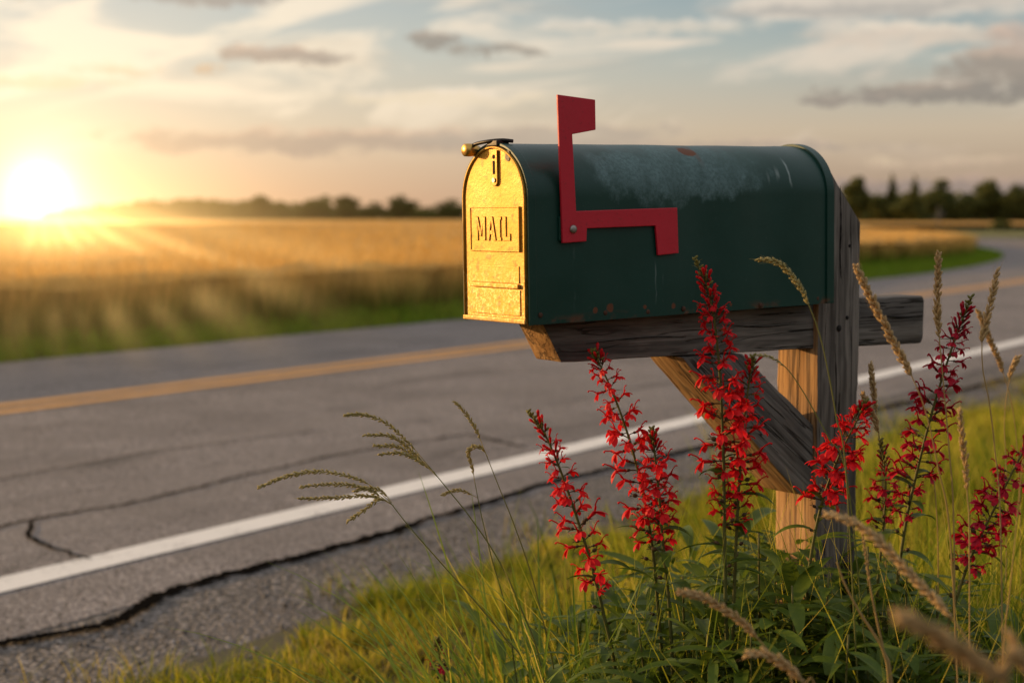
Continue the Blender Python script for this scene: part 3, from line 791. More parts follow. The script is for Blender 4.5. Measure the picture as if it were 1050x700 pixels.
def mat_red():
    m, nt, out = material('red_flag_paint'); c = obj_co(nt); n = nt.noise(c, 40, 5, .65); n2 = nt.noise(c, 180, 3, .6)
    col = nt.mix(n, (.46, .006, .020), (.58, .012, .030)); col = nt.mix(nt.mul(nt.ramp(n2, .6, .72), .4), col, (.20, .012, .014))
    pb = principled(nt, out, Base_Color=col, Roughness=nt.ramp(n, .3, .7, .42, .58), Normal=nt.bump(n2, .2, .001)); pb.inputs['Specular IOR Level'].default_value = .4
    return m
def mat_wood(name, axis, a=(.062, .054, .048), b=(.225, .198, .172), sunlit=(-1, 0, 0)):
    m, nt, out = material(name); c = obj_co(nt)
    st = {'x': (1.6, 38, 38), 'z': (38, 38, 1.6)}[axis]; st2 = {'x': (4, 210, 210), 'z': (210, 210, 4)}[axis]; st3 = {'x': (.9, 17, 17), 'z': (17, 17, .9)}[axis]
    wv = nt.vm('ADD', nt.scale(c, st), nt.vm('MULTIPLY', nt.noise(nt.scale(c, (5, 5, 5)), 1, 2, .5, out=1), (1.2, 1.2, 1.2)))
    g1 = nt.noise(wv, 1, 4, .6); g2 = nt.noise(nt.scale(c, st2), 1, 3, .6); g3 = nt.noise(nt.scale(c, st3), 1, 4, .65, .8)
    col = nt.mix(nt.ramp(g1, .32, .68), a, b)
    col = nt.mix(nt.mul(nt.ramp(g2, .42, .65), .5), col, tuple(x*.55 for x in a))
    crk = nt.ramp(nt.m('ABSOLUTE', nt.sub(g3, .5)), .013, .003)
    crk = nt.mul(crk, nt.ramp(nt.noise(c, 9, 2, .5), .42, .6))
    col = nt.mix(crk, col, (.010, .007, .005))
    bl = nt.noise(c, 6, 3, .6); col = nt.mix(nt.mul(nt.ramp(bl, .45, .75), .45), col, (.10, .076, .058))
    nd = nt.vm('DOT_PRODUCT', nt.node('ShaderNodeTexCoord').outputs['Normal'], sunlit, out=1)      # warm sunlit tone painted on the faces turned to the low sun
    lit_wood = nt.mix(nt.ramp(g1, .3, .7), (.30, .155, .055), (.52, .30, .12)); lit_wood = nt.mix(nt.mul(nt.ramp(g2, .42, .65), .45), lit_wood, (.16, .075, .03)); crk2 = nt.ramp(nt.m('ABSOLUTE', nt.sub(nt.noise(nt.scale(c, tuple(q*1.9 for q in st3)), 1, 3, .6, .5), .5)), .03, .008)
    lit_wood = nt.mix(nt.mul(crk2, .7), lit_wood, (.05, .024, .010)); lit_wood = nt.mix(crk, lit_wood, (.02, .012, .007))
    col = nt.mix(nt.mul(nt.ramp(nd, .25, .6), nt.ramp(bl, .3, .6, 1., .7)), col, lit_wood)
    h = nt.sub(nt.add(nt.mul(g1, .6), nt.mul(g2, .35)), nt.mul(crk, 1.2))
    pb = principled(nt, out, Base_Color=col, Roughness=.86, Normal=nt.bump(h, .8, .004)); pb.inputs['Specular IOR Level'].default_value = .2
    return m
M_GREEN = mat_green(); M_GOLD = mat_gold(); M_RED = mat_red()
M_WOODX = mat_wood('weathered_wood_lengthwise', 'x'); M_WOODB = mat_wood('weathered_brace_wood', 'x', sunlit=(0, 0, -1)); M_WOODZ = mat_wood('weathered_wood_upright', 'z', (.062, .052, .044), (.235, .20, .168))
M_DARK = simple('dark_latch_metal', (.035, .030, .026), .45, .7, .4, 90, .2)
M_BRASS = simple('brass_knob', (.62, .36, .09), .32, .9, .25, 80, .1)
M_RIV = simple('dull_rivet', (.30, .27, .24), .4, .8, .3, 200)
M_RUST = simple('rusty_rivet', (.075, .035, .02), .8, .2, .5, 300, .3)
M_HOLE = simple('hole_shadow', (.012, .009, .007), .9)

def arch(inset=0., n=28, base=0.0):
    r = W/2-inset; zc = HB-W/2; pts = [(inset, base)]
    for i in range(n+1):
        q = pi-pi*i/n; pts.append((W/2+r*cos(q), zc+r*sin(q)))
    pts.append((W-inset, base)); return pts          # open profile, near-bottom -> far-bottom
mail = empty('mailbox', mat=MM)
tag(mail, 'dark green arched rural mailbox with gold door and raised red flag, on wooden arm', 'mailbox')
def shell(m, o, i, a0, a1, na=1, fa=None):
    """tunnel with wall thickness between profiles o and i"""
    n = len(o); vs = []; fs = []
    for k in range(na+1):
        a = a0+(a1-a0)*k/na; vs += [(a, p[0], p[1]) for p in o]
    for k in range(na+1):
        a = a0+(a1-a0)*k/na; vs += [(a, p[0], p[1]) for p in i]
    N2 = (na+1)*n
    for k in range(na):
        for j in range(n-1):
            fs.append((k*n+j, k*n+j+1, (k+1)*n+j+1, (k+1)*n+j)); fs.append((N2+k*n+j, N2+(k+1)*n+j, N2+(k+1)*n+j+1, N2+k*n+j+1))
    for j in range(n-1):
        fs.append((j, N2+j, N2+j+1, j+1)); fs.append((na*n+j, na*n+j+1, N2+na*n+j+1, N2+na*n+j))
    for k in range(na):
        for j in (0, n-1): fs.append((k*n+j, (k+1)*n+j, N2+(k+1)*n+j, N2+k*n+j))
    m.add(vs, fs)
m = MB(); shell(m, arch(.0, 40), arch(.002, 40), 0.010, L, 24)
body = m.build('body', M_GREEN, mail, fixn=True)
# slight dents, as on any old box
for v in body.data.vertices:
    a, b, c = v.co; d = .0016*sin(a*23+c*31)*sin(a*9-1)+.0012*sin(a*41+b*20)
    if .02 < a < L-.02:
        v.co.y += d*(1 if b < W/2 else -1); v.co.z += d*.2 if c > .18 else 0
body.data.polygons.foreach_set('use_smooth', [True]*len(body.data.polygons))
es = body.modifiers.new('edge', 'EDGE_SPLIT'); es.split_angle = radians(50)
m = MB(); m.box((.004, .003, .0205), (L-.004, W-.003, .0225)); m.build('floor_panel', M_GREEN, mail)
# rear cap with its rolled rim
m = MB(); shell(m, [(p[0]*1.03-W*.015, p[1]*1.012) for p in arch(-.001, 40)], arch(.001, 40), L-.016, L+.002)
m.prism(arch(.002, 40), 'a', L-.006, L-.003)
rc = m.build('rear_cap', M_GREEN, mail, fixn=True, bevel=.0012, seg=2)
# front rim
m = MB(); shell(m, arch(-.0015, 40), arch(.003, 40), 0., .014)
m.build('front_rim', M_GREEN, mail, fixn=True, bevel=.001)

# door: plate, rolled gold edge, hinge lip
door = empty('door'); door.parent = mail; door.location.x = .010; door['label'] = 'gold painted arched door embossed MAIL'
m = MB(); m.prism(arch(.0045, 40, .003), 'a', -.0105, -.006); dp = m.build('door_plate', M_GOLD, door, fixn=True, bevel=.001)
pf = arch(.0058, 40, .0045); m = MB(); m.tube([(-.0115, p[0], p[1]) for p in pf], .0021, 8); m.build('rolled_edge', M_GOLD, door, fixn=True)
m = MB(); m.box((-.0155, .004, .0015), (-.009, W-.004, .0085)); m.build('hinge_lip', M_GOLD, door, bevel=.0015)
fa = -.0105
def fpt(x, y): return on_a(x, y, fa+.010)
# raised name panel (frame + letters)
(b0, c1) = fpt(533.5, 211.5); (b1, c0) = fpt(484, 259.5); (_, c0b) = fpt(533.5, 258.5)
bn, bf = min(b0, b1), max(b0, b1); ct = c1; cb = c0b
m = MB(); m.box((fa-.0022, bn, cb), (fa+.001, bf, ct)); m.build('name_panel', M_GOLD, door, bevel=.0012)
m = MB()
t_ = .0022
for lo, hi in [((bn, ct-t_), (bf, ct)), ((bn, cb), (bf, cb+t_)), ((bn, cb+t_), (bn+t_, ct-t_)), ((bf-t_, cb+t_), (bf, ct-t_))]:
    m.box((fa-.0034, lo[0], lo[1]), (fa-.0015, hi[0], hi[1]))
m.build('panel_frame', M_GOLD, door, bevel=.0007)
# letters, drawn in a unit box (x right as read, y up); the reader's right is the near side (small b)
def letters():
    G = {
     'M': [[(0,0),(.26,0),(.26,.62),(.42,.18),(.58,.18),(.74,.62),(.74,0),(1,0),(1,1),(.74,1),(.5,.42),(.26,1),(0,1)]],
     'A': [[(0,0),(.27,0),(.36,.25),(.36,.43),(.50,.80),(.64,.43),(.64,.25),(.73,0),(1,0),(.64,1),(.36,1)], [(.3601,.25),(.6399,.25),(.6399,.43),(.3601,.43)]],
     'I': [[(.06,0),(.94,0),(.94,.14),(.74,.14),(.74,.86),(.94,.86),(.94,1),(.06,1),(.06,.86),(.26,.86),(.26,.14),(.06,.14)]],
     'L': [[(0,0),(1,0),(1,.30),(.82,.30),(.82,.17),(.42,.17),(.42,1),(0,1)]]}
    total = bf-bn; hgt = (ct-cb)*.54; y0 = cb+(ct-cb)*.24
    x = total*.12; adv = {'M': .205, 'A': .185, 'I': .085, 'L': .145}; gap = .030
    for ch in 'MAIL':
        wd = adv[ch]*total; mm = MB()
        for poly in G[ch]:
            pts = [(bf-(x+p[0]*wd), y0+p[1]*hgt) for p in poly]
            mm.prism(pts, 'a', fa-.0038, fa-.0015)
        o = mm.build('letter', M_GOLD, door, fixn=True, bevel=.0005, seg=1)
        x += wd+gap*total
letters()
# lower pressed panel and ledge
(_, cA) = fpt(532, 273); (_, cB) = fpt(531, 291); (_, cC) = fpt(531, 296); (_, cD) = fpt(531, 324)
m = MB(); m.box((fa-.0013, bn+.004, cB), (fa+.001, bf-.001, cA)); m.build('lower_panel', M_GOLD, door, bevel=.001)
m = MB(); m.box((fa-.0050, bn+.003, cC), (fa+.001, bf, cB-.0008)); m.build('ledge', M_GOLD, door, bevel=.0012)
m = MB(); m.box((fa-.0014, bn+.002, cD), (fa+.001, bf, cC-.002)); m.build('bottom_panel', M_GOLD, door, bevel=.001)
# hasp on the door
(bh, ch1) = fpt(508, 154); (_, ch0) = fpt(508, 191)
m = MB(); pts = []
for i in range(13): q = -pi/2+pi*(i/12-.5); pts.append((bh+.0078*cos(q), ch0+.0078+.0078*sin(q)))
pts += [(bh+.0078, ch1), (bh-.0078, ch1)]
m.prism(pts, 'a', fa-.0035, fa-.0005); hs = m.build('hasp', M_GOLD, door, fixn=True, bevel=.0006)
for cc, rr, mt, nm in [(ch0+.009, .0036, M_RIV, 'hasp_rivet'), (ch1-.010, .0034, M_HOLE, 'hasp_hole')]:
    m = MB(); m.prism([(bh+rr*cos(2*pi*i/14), cc+rr*sin(2*pi*i/14)) for i in range(14)], 'a', fa-.0052 if mt is M_RIV else fa-.0040, fa-.003)
    m.build(nm, mt, hs, fixn=True)
m = MB(); m.box((fa-.0042, bh-.0022, ch0+.018), (fa-.003, bh+.0022, ch1-.016)); m.build('hasp_slot', M_HOLE, hs)
m = MB(); (bp, cp_) = fpt(521, 160)
m.prism([(bp+.006*cos(2*pi*i/14)*(1+.2*sin(3*i)), cp_+.008*sin(2*pi*i/14)) for i in range(14)], 'a', fa-.0012, fa-.0003); m.build('worn_patch', M_DARK, door, fixn=True)
# latch strap over the crown and its brass knob
lat = empty('latch'); lat.parent = mail; lat.location.x = .010
(bk, ck) = fpt(486.5, 154)
m = MB(); P = [( -.016, bk, ck+.006), (-.016, bk-.018, ck+.0095), (-.013, W/2+.004, HB+.0035), (-.002, W/2-.012, HB+.0045), (.014, W/2-.018, HB+.003)]
Pc = bez(P, 20)
for i in range(20):
    a, b = Pc[i], Pc[i+1]
m.tube(Pc, [.0030]*21, 8)
m.build('latch_strap', M_DARK, lat, fixn=True)
m = MB(); m.tube([(-.030, bk, ck), (-.028, bk, ck), (-.020, bk, ck), (-.012, bk, ck), (-.002, bk, ck)], [.0075, .0098, .0102, .0095, .006], 16); m.build('knob', M_BRASS, lat, fixn=True)
m = MB(); m.box((-.013, W/2-.014, HB-.004), (.010, W/2+.012, HB+.0045)); m.build('latch_clip', M_DARK, lat, bevel=.0015)
# flag
FB = -.0075
fl = [(572, 97), (610.5, 102.3), (611, 133.3), (587, 137.8), (591, 216.5), (694.6, 212.9), (696, 259.5), (675, 261.8), (672.4, 231.5), (602, 234.2), (601.5, 247.5), (577.2, 249.3)]
poly = [on_b(x, y, FB) for x, y in fl]
flag = empty('flag'); flag.parent = mail; flag['label'] = 'raised red signal flag'
m = MB(); m.prism(poly, 'b', FB, FB+.0042); m.build('flag_plate', M_RED, flag, fixn=True, bevel=.0011)
(ra, rc_) = on_b(587.6, 235, FB)
m = MB(); m.tube([(ra, .002, rc_), (ra, FB+.003, rc_)], .012, 18); m.build('flag_washer', M_RED, flag, fixn=True)
m = MB(); m.tube([(ra, FB+.001, rc_), (ra, FB-.0022, rc_), (ra, FB-.0034, rc_)], [.0066, .0060, .0032], 16); m.build('flag_rivet', M_RIV, flag, fixn=True)
(sa, scc) = on_b(575, 236, -.003)
m = MB(); m.box((sa-.003, -.0035, scc-.016), (sa+.02, .001, scc+.02)); m.build('flag_stop', M_GREEN, flag, bevel=.001)
# rivets near the bottom edge
for x, y, mt in [(554, 323, M_RUST), (620.5, 320.5, M_RUST), (664, 319.5, M_RUST), (701, 316.5, M_RUST), (780, 313, M_RUST), (838, 306, M_RUST)]:
    (a, c) = on_b(x, y, 0); m = MB(); m.tube([(a, .001, c), (a, -.0012, c), (a, -.002, c)], [.0042, .0038, .002], 12); m.build('rivet', mt, mail, fixn=True)

# ------------------------------------------------------------------ the wooden stand
stand = empty('mailbox_post', mat=Matrix.Translation(ORG) @ Matrix.Rotation(TH, 4, 'Z'))
tag(stand, 'weathered grey wooden post with crossarm and diagonal brace carrying the mailbox', 'mailbox post')
SMI = stand.matrix_world.inverted()
def st_b(x, y, b):
    o = SMI @ CAM; d = SMI.to_3x3() @ ray(x, y); t = (b-o.y)/d.y; p = o+d*t; return (p.x, p.z)
def timber(name, poly, b0, b1, mat, label=None, jit=.0014, cuts=3, seed=1, rot=None):
    """poly in (a, c) extruded along b, softly bevelled and a little uneven"""
    m = MB(); m.prism(poly, 'b', b0, b1); me = m.mesh(name); bm = bmesh.new(); bm.from_mesh(me)
    bmesh.ops.recalc_face_normals(bm, faces=bm.faces)
    bmesh.ops.bevel(bm, geom=bm.edges[:], offset=.0045, segments=2, affect='EDGES', profile=.6)
    for k in range(7):
        lg = [e for e in bm.edges if e.calc_length() > .03]
        if not lg: break
        bmesh.ops.subdivide_edges(bm, edges=lg, cuts=1, use_grid_fill=True)
    r = random.Random(seed)
    from mathutils import noise
    for v in bm.verts:
        n_ = noise.noise_vector(v.co*38+Vector((seed, 0, 0))); n2 = noise.noise_vector(v.co*9+Vector((0, seed, 0)))
        v.co += n_*jit+n2*jit*1.3
    bmesh.ops.triangulate(bm, faces=[f for f in bm.faces if len(f.verts) > 4])
    bm.to_mesh(me); bm.free(); me.polygons.foreach_set('use_smooth', [True]*len(me.polygons))
    o = link(name, me, mat, stand)
    es = o.modifiers.new('edge', 'EDGE_SPLIT'); es.split_angle = radians(42)
    if label: o['label'] = label
    return o
# post: near face b=.034, 10 cm square
PB0, PB1 = .034, .132
a0, _ = st_b(835.5, 420, PB0); a1, _ = st_b(879.5, 420, PB0)
apk, ctl = st_b(851, 174, PB0); _, ctr = st_b(882, 228, PB0)
a0 = max(a0, L+.004)
print('post a', a0, a1, 'top', ctl, ctr)
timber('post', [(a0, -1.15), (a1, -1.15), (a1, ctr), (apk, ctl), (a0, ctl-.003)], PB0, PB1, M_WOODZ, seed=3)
# beam
BB0, BB1 = .046, .112
p1 = st_b(549, 331, BB0); p2 = st_b(576, 371.5, BB0); _, cbr = st_b(830, 355, BB0)
ar, _ = st_b(948, 330, BB0); _, crb = st_b(944, 351.5, BB0); _, crt = st_b(944, 303, BB0)
print('beam', p1, p2, cbr, ar, crb, crt)
topf = .0185
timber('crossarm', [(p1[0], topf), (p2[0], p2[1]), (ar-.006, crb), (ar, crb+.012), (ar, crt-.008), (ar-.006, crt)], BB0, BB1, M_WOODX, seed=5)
# split along the stub and dark joints: thin gaps
# brace
RB0, RB1 = .040, .128
def brace():
    A = st_b(702, 369, RB0); B = st_b(762, 359, RB0); C = (a0-.001, st_b(829, 437, RB0)[1]); D0 = st_b(821, 507, RB0); Dv = (a0-.001, D0[1]+.010)
    ang = atan2(C[1]-B[1], C[0]-B[0]); print('brace', A, B, C, D0, math.degrees(ang))
    zt = A[1]+.004
    poly = [(A[0]-.006, zt), (B[0], zt), C, Dv, (D0[0]-.004, D0[1])]
    c, s = cos(-ang), sin(-ang); P = [(p[0]*c-p[1]*s, p[0]*s+p[1]*c) for p in poly]
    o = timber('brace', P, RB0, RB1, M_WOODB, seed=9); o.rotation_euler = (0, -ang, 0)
brace()
for x, y, r in [(860, 336.5, .0058), (868.5, 325.5, .0036), (871, 252, .003)]:
    (a, c) = st_b(x, y, PB0); m = MB(); m.tube([(a, PB0+.004, c), (a, PB0-.0012, c)], r, 12); m.build('bolt_hole', M_HOLE, stand, fixn=True)
def splitline(pts, b, w, name='split', seed=1):
    r = random.Random(seed); P = [st_b(x, y, b) for x, y in pts]; Q = bez([(p[0], b-.0012, p[1]) for p in P], 24); m = MB()
    m.tube(Q, [max(.0003, w*sin(pi*i/24)**.5*r.uniform(.6, 1.3)) for i in range(25)], 5); m.build(name, M_HOLE, stand)
splitline([(881.5, 325.5), (905, 324), (925, 325), (947, 323)], BB0, .0016, seed=2)
splitline([(861, 190), (862, 225), (861, 262), (862, 285)], PB0, .0012, seed=3)
splitline([(856, 352), (857, 400), (855, 455)], PB0, .0010, seed=4)
splitline([(600, 352), (660, 346), (700, 345)], BB0, .0008, seed=5)
splitline([(740, 333), (780, 335), (815, 332)], BB0, .0009, seed=6)

# ------------------------------------------------------------------ cardinal flowers
def mat_petal(name, a, b, tr=.3):
    m, nt, out = material(name); c = obj_co(nt)
    oi = nt.node('ShaderNodeObjectInfo').outputs['Random']; n = nt.noise(c, 120, 3, .6)
    col = nt.mix(nt.m('ADD', nt.mul(n, .5), nt.mul(oi, .5), clamp=True), a, b)
    p = nt.node('ShaderNodeBsdfPrincipled'); nt.put(p.inputs['Base Color'], col); p.inputs['Roughness'].default_value = .5; p.inputs['Specular IOR Level'].default_value = .2
    t = nt.node('ShaderNodeBsdfTranslucent'); nt.put(t.inputs[0], col)
    mx = nt.node('ShaderNodeMixShader'); mx.inputs[0].default_value = tr
    nt.l.new(p.outputs[0], mx.inputs[1]); nt.l.new(t.outputs[0], mx.inputs[2]); nt.l.new(mx.outputs[0], out.inputs[0]); return m
M_PETAL = mat_petal('scarlet_petal', (.52, .005, .012), (.84, .020, .022), .4)
M_PETALD = mat_petal('shaded_petal', (.34, .004, .022), (.55, .008, .028), .35)  # darker red for spikes in shade, the shade put into the colour
M_CALYX = mat_petal('dark_calyx', (.060, .030, .018), (.10, .065, .022), .15)
M_STEM = mat_petal('flower_stem', (.075, .085, .022), (.13, .12, .03), .1)
M_FOL = mat_petal('lance_leaf', (.034, .078, .009), (.15, .20, .024), .40)
M_BUDG = mat_petal('green_bud', (.14, .14, .03), (.24, .20, .05), .25)

def flower_mesh(seed, petal):
    r = random.Random(seed); m = MB()
    m.mi = 1; m.tube([(0, 0, 0), (.004, 0, .002), (.009, 0, .004)], [.0007, .0008, .0010], 5)     # stalk
    m.blob((.0105, 0, .0045), .0022, (1, 0, .3), 6, 4, 1.2)
    for k in range(4):
        q = k*pi/2+.5; m.strip((.011, 0, .0045), (.9, cos(q)*.7, sin(q)*.7+.3), (0, sin(q), cos(q)), .008, .0012, .1, n=2)
    m.mi = 0
    tl = r.uniform(.007, .011); e = Vector((.012+tl, 0, .007+r.uniform(-.001, .003)))
    m.tube([(.0115, 0, .0045), (.012+tl*.5, 0, .007), e], [.0016, .0019, .0025], 7)
    sh = lambda t: sin(pi*min(1, (t*.9+.10))**1.15)**.75
    droop = r.uniform(.25, .8)
    for k, q in enumerate((-.62, 0, .62)):
        q += r.uniform(-.12, .12)
        m.strip(e, (cos(q), sin(q), -.25-r.uniform(0, .35)), (0, 0, 1), r.uniform(.014, .018), r.uniform(.0072, .0098), droop+r.uniform(-.2, .4), .25, 6, sh)
    for sg in (-1, 1):
        m.strip(e, (.35, sg*1., .35+r.uniform(-.2, .3)), (.3, 0, 1), r.uniform(.011, .014), r.uniform(.0026, .0036), r.uniform(.1, .9), .2, 5, sh)
    m.tube([e, e+Vector((.004, 0, .008)), e+Vector((.009, 0, .013)), e+Vector((.012, 0, .0125))], [.0012, .0009, .0009, .0016], 5)
    me = m.mesh('flower'); me.materials.append(petal); me.materials.append(M_CALYX); return me
def bud_mesh(seed, petal):
    r = random.Random(seed); m = MB(); m.mi = 1
    m.tube([(0, 0, 0), (.005, 0, .003)], [.0007, .001], 5); m.blob((.0065, 0, .004), .0021, (1, 0, .6), 6, 4, 1.3)
    m.mi = 0; m.tube([(.0075, 0, .0047), (.012, 0, .0085), (.017, 0, .012), (.0195, 0, .013)], [.0014, .0019, .0026, .0009], 6)
    me = m.mesh('bud'); me.materials.append(petal); me.materials.append(M_CALYX); return me
FM = [flower_mesh(i, M_PETAL) for i in range(6)]; FMD = [flower_mesh(i+20, M_PETALD) for i in range(5)]
BM = [bud_mesh(i, M_PETAL) for i in range(2)]; BMD = [bud_mesh(i, M_PETALD) for i in range(2)]
def capsule_mesh():
    m = MB(); m.tube([(0, 0, 0), (.011, 0, 0)], .0007, 5); m.blob((.013, 0, 0), .0032, (1, 0, 0), 7, 5, 1.3)
    for k in range(4): m.strip((.015, 0, 0), (1, cos(k*1.57)*.5, sin(k*1.57)*.5), (0, sin(k*1.57), cos(k*1.57)), .009, .0013, .3, n=2)
    me = m.mesh('seed_capsule'); me.materials.append(M_CALYX); return me
CAPS = capsule_mesh()
def leaf(m, p, az, Lf, wd, elev=.5, bend=1.0):
    d = Vector((cos(az)*cos(elev), sin(az)*cos(elev), sin(elev)))
    m.strip(p, d, (0, 0, 1), Lf, wd, bend, .3, 8, lambda t: (sin(pi*min(1, t*.95+.05)**.75))**.9*(1 if t < .98 else .2), random.uniform(-.4, .4))

def cardinal(label, pts, Y, nfl, f0, f1, seed, dark=False, nbuds=9, nleaf=12, dens_side=1.0, scale=1.0, base=None, leaf_top=None):
    """pts: picture points of the stem from tip down, depth Y; f0..f1 stem range (0 = tip) bearing flowers"""
    r = random.Random(seed)
    P = [at(x, y, Y+ (dy if len(q) else 0)) for (x, y, *q) in pts for dy in [q[0] if q else 0]]
    bx, by = (P[-1].x+(P[-1].x-P[-2].x)*.35, P[-1].y) if base is None else base
    P = P+[Vector(((P[-1].x+bx)/2, by, P[-1].z*.55)), Vector((bx, by, -.01))]
    loc = Vector((bx, by, 0)); root = empty('cardinal_flower', loc); tag(root, label, 'flower', 'red cardinal flowers in front of the mailbox')
    C = [p-loc for p in bez(P, 70)]
    vis = len(pts)-1; frac = vis/(len(P)-1)          # share of curve that is seen
    m = MB(); m.tube(C, [.0012+.0024*(i/70) for i in range(71)], 7); m.build('stem', M_STEM, root)
    def S(t):
        u = t*frac*70; i = min(int(u), 69); q = C[i].lerp(C[i+1], u-i); tan_ = (C[i]-C[i+1]).normalized(); return q, tan_
    def put(name, me, t, az, sc_, pitch):
        q, tn = S(t); o = bpy.data.objects.new(name, me); COL.objects.link(o); o.parent = root
        o.location = q
        rot = Vector((0, 0, 1)).rotation_difference(tn).to_matrix().to_4x4() @ Matrix.Rotation(az, 4, 'Z') @ Matrix.Rotation(-pitch, 4, 'Y') @ Matrix.Rotation(r.uniform(-.4, .4), 4, 'X')
        o.rotation_euler = rot.to_euler(); o.scale = (sc_,)*3
    # tip: tight green buds
    m = MB()
    for i in range(16):
        t = i/16*f0*.9; q, tn = S(t); a = i*2.4; rr = .002+.006*(t/max(f0, .01)); d = Vector((cos(a), sin(a), .9))
        m.blob(q+Vector((cos(a)*rr, sin(a)*rr, .003)), .0022, d, 5, 4, 2.0)
        if i % 2 == 0: m.strip(q, (cos(a+1), sin(a+1), .8), (0, 0, 1), .012+.010*t/max(f0, .01), .0032, .5, n=3)
    m.build('bud_tip', M_BUDG, root)
    nbuds = int(nbuds*1.7); B = BMD if dark else BM; G = FMD if dark else FM
    for i in range(nbuds):
        t = f0*.55+(f0*1.5-f0*.55)*i/nbuds; put('bud', B[i % 2], t, i*2.4+r.uniform(-.3, .3), scale*r.uniform(.75, 1.1), .35)
    nfl = int(nfl*1.35)
    for i in range(nfl):
        t = f0*1.05+(f1-f0*1.05)*((i+.5)/nfl)+r.uniform(-.01, .01)
        k = .55+.55*min(1, (t-f0)/max(.05, (f1-f0))*2.0)
        if t > f1*.86: k *= r.uniform(.6, .95)
        put('flower', r.choice(G), t, i*2.4+r.uniform(-.5, .5), 1.08*scale*k*r.uniform(.85, 1.12), r.uniform(-.45, .25))
    # spent calyces below the flowers and bracts between
    for i in range(10):
        t = f1*.72+(min(1, f1*1.25)-f1*.72)*i/10; put('seed_capsule', CAPS, t, i*2.4+1, r.uniform(.8, 1.2), .4)
    m = MB()
    lt = f1*.9 if leaf_top is None else leaf_top
    for i in range(10):
        q, tn = S(f0+(f1-f0)*i/10); leaf(m, q, i*2.4+.8, r.uniform(.014, .026), .0045, .3, .5)
    nleaf = int(nleaf*1.7)
    for i in range(nleaf):
        t = lt+(1.35-lt)*i/max(1, nleaf-1); u = min(69.0, t*frac*70); q = C[int(u)]
        leaf(m, q, i*2.4+r.uniform(-.5, .5), r.uniform(.06, .12)*(.55+.5*i/nleaf), r.uniform(.014, .026), r.uniform(.1, .7), r.uniform(.6, 1.5))
    m.build('foliage', M_FOL, root)
    return root
cardinal('leftmost red flower spike, leaning left, its buds ending below the beam end', [(541, 423), (556, 440), (572, 475), (588, 520), (604, 570), (618, 625), (632, 700)], 2.36, 28, .24, .80, 1, nbuds=11)
cardinal('tall red flower spike under the crossarm, second from the left', [(608, 360), (622, 388), (637, 425), (651, 470), (662, 520), (670, 570), (676, 640), (680, 700)], 2.40, 36, .07, .70, 2, nbuds=6)
cardinal('short dark-budded red spike close beside the second spike', [(668, 440), (672, 470), (676, 510), (680, 560), (686, 620), (690, 700)], 2.36, 24, .12, .60, 3, scale=.9)
cardinal('tallest red flower spike, tip in front of the mailbox side', [(712, 266), (724, 290), (732, 325), (737, 370), (740, 420), (742, 480), (743, 550), (744, 620), (746, 700)], 2.30, 46, .18, .74, 4, nbuds=16, leaf_top=.62)
cardinal('red spike with leafy green tip in front of the diagonal brace', [(772, 366), (768, 392), (763, 430), (759, 475), (756, 530), (753, 600), (750, 700)], 2.32, 32, .12, .68, 5, nbuds=7)
cardinal('red flower spike leaning right in front of the post foot', [(888, 412), (876, 436), (860, 468), (846, 505), (836, 545), (828, 600), (822, 700)], 2.38, 34, .10, .56, 6, nbuds=9, leaf_top=.5)
cardinal('tall crimson spike right of the post, rising against the road', [(996, 305), (984, 335), (970, 375), (955, 425), (941, 480), (929, 535), (920, 600), (912, 700)], 2.45, 44, .14, .72, 7, dark=True, nbuds=14, leaf_top=.6)
cardinal('small thin crimson spike low between post and tall crimson spike', [(903, 452), (907, 478), (908, 510), (905, 550), (900, 600), (896, 700)], 2.55, 14, .2, .55, 8, dark=True, nbuds=8, scale=.8)
cardinal('crimson spike leaning out at the right edge of view', [(1062, 440), (1040, 480), (1020, 520), (1000, 560), (985, 600), (970, 650), (960, 700)], 2.30, 34, .08, .60, 9, dark=True, nbuds=5)
cardinal('few dark red flowers low in the grass at bottom left', [(448, 655), (450, 668), (452, 682), (456, 700)], 2.7, 3, .3, .9, 10, dark=True, nbuds=4, nleaf=4, scale=.62)
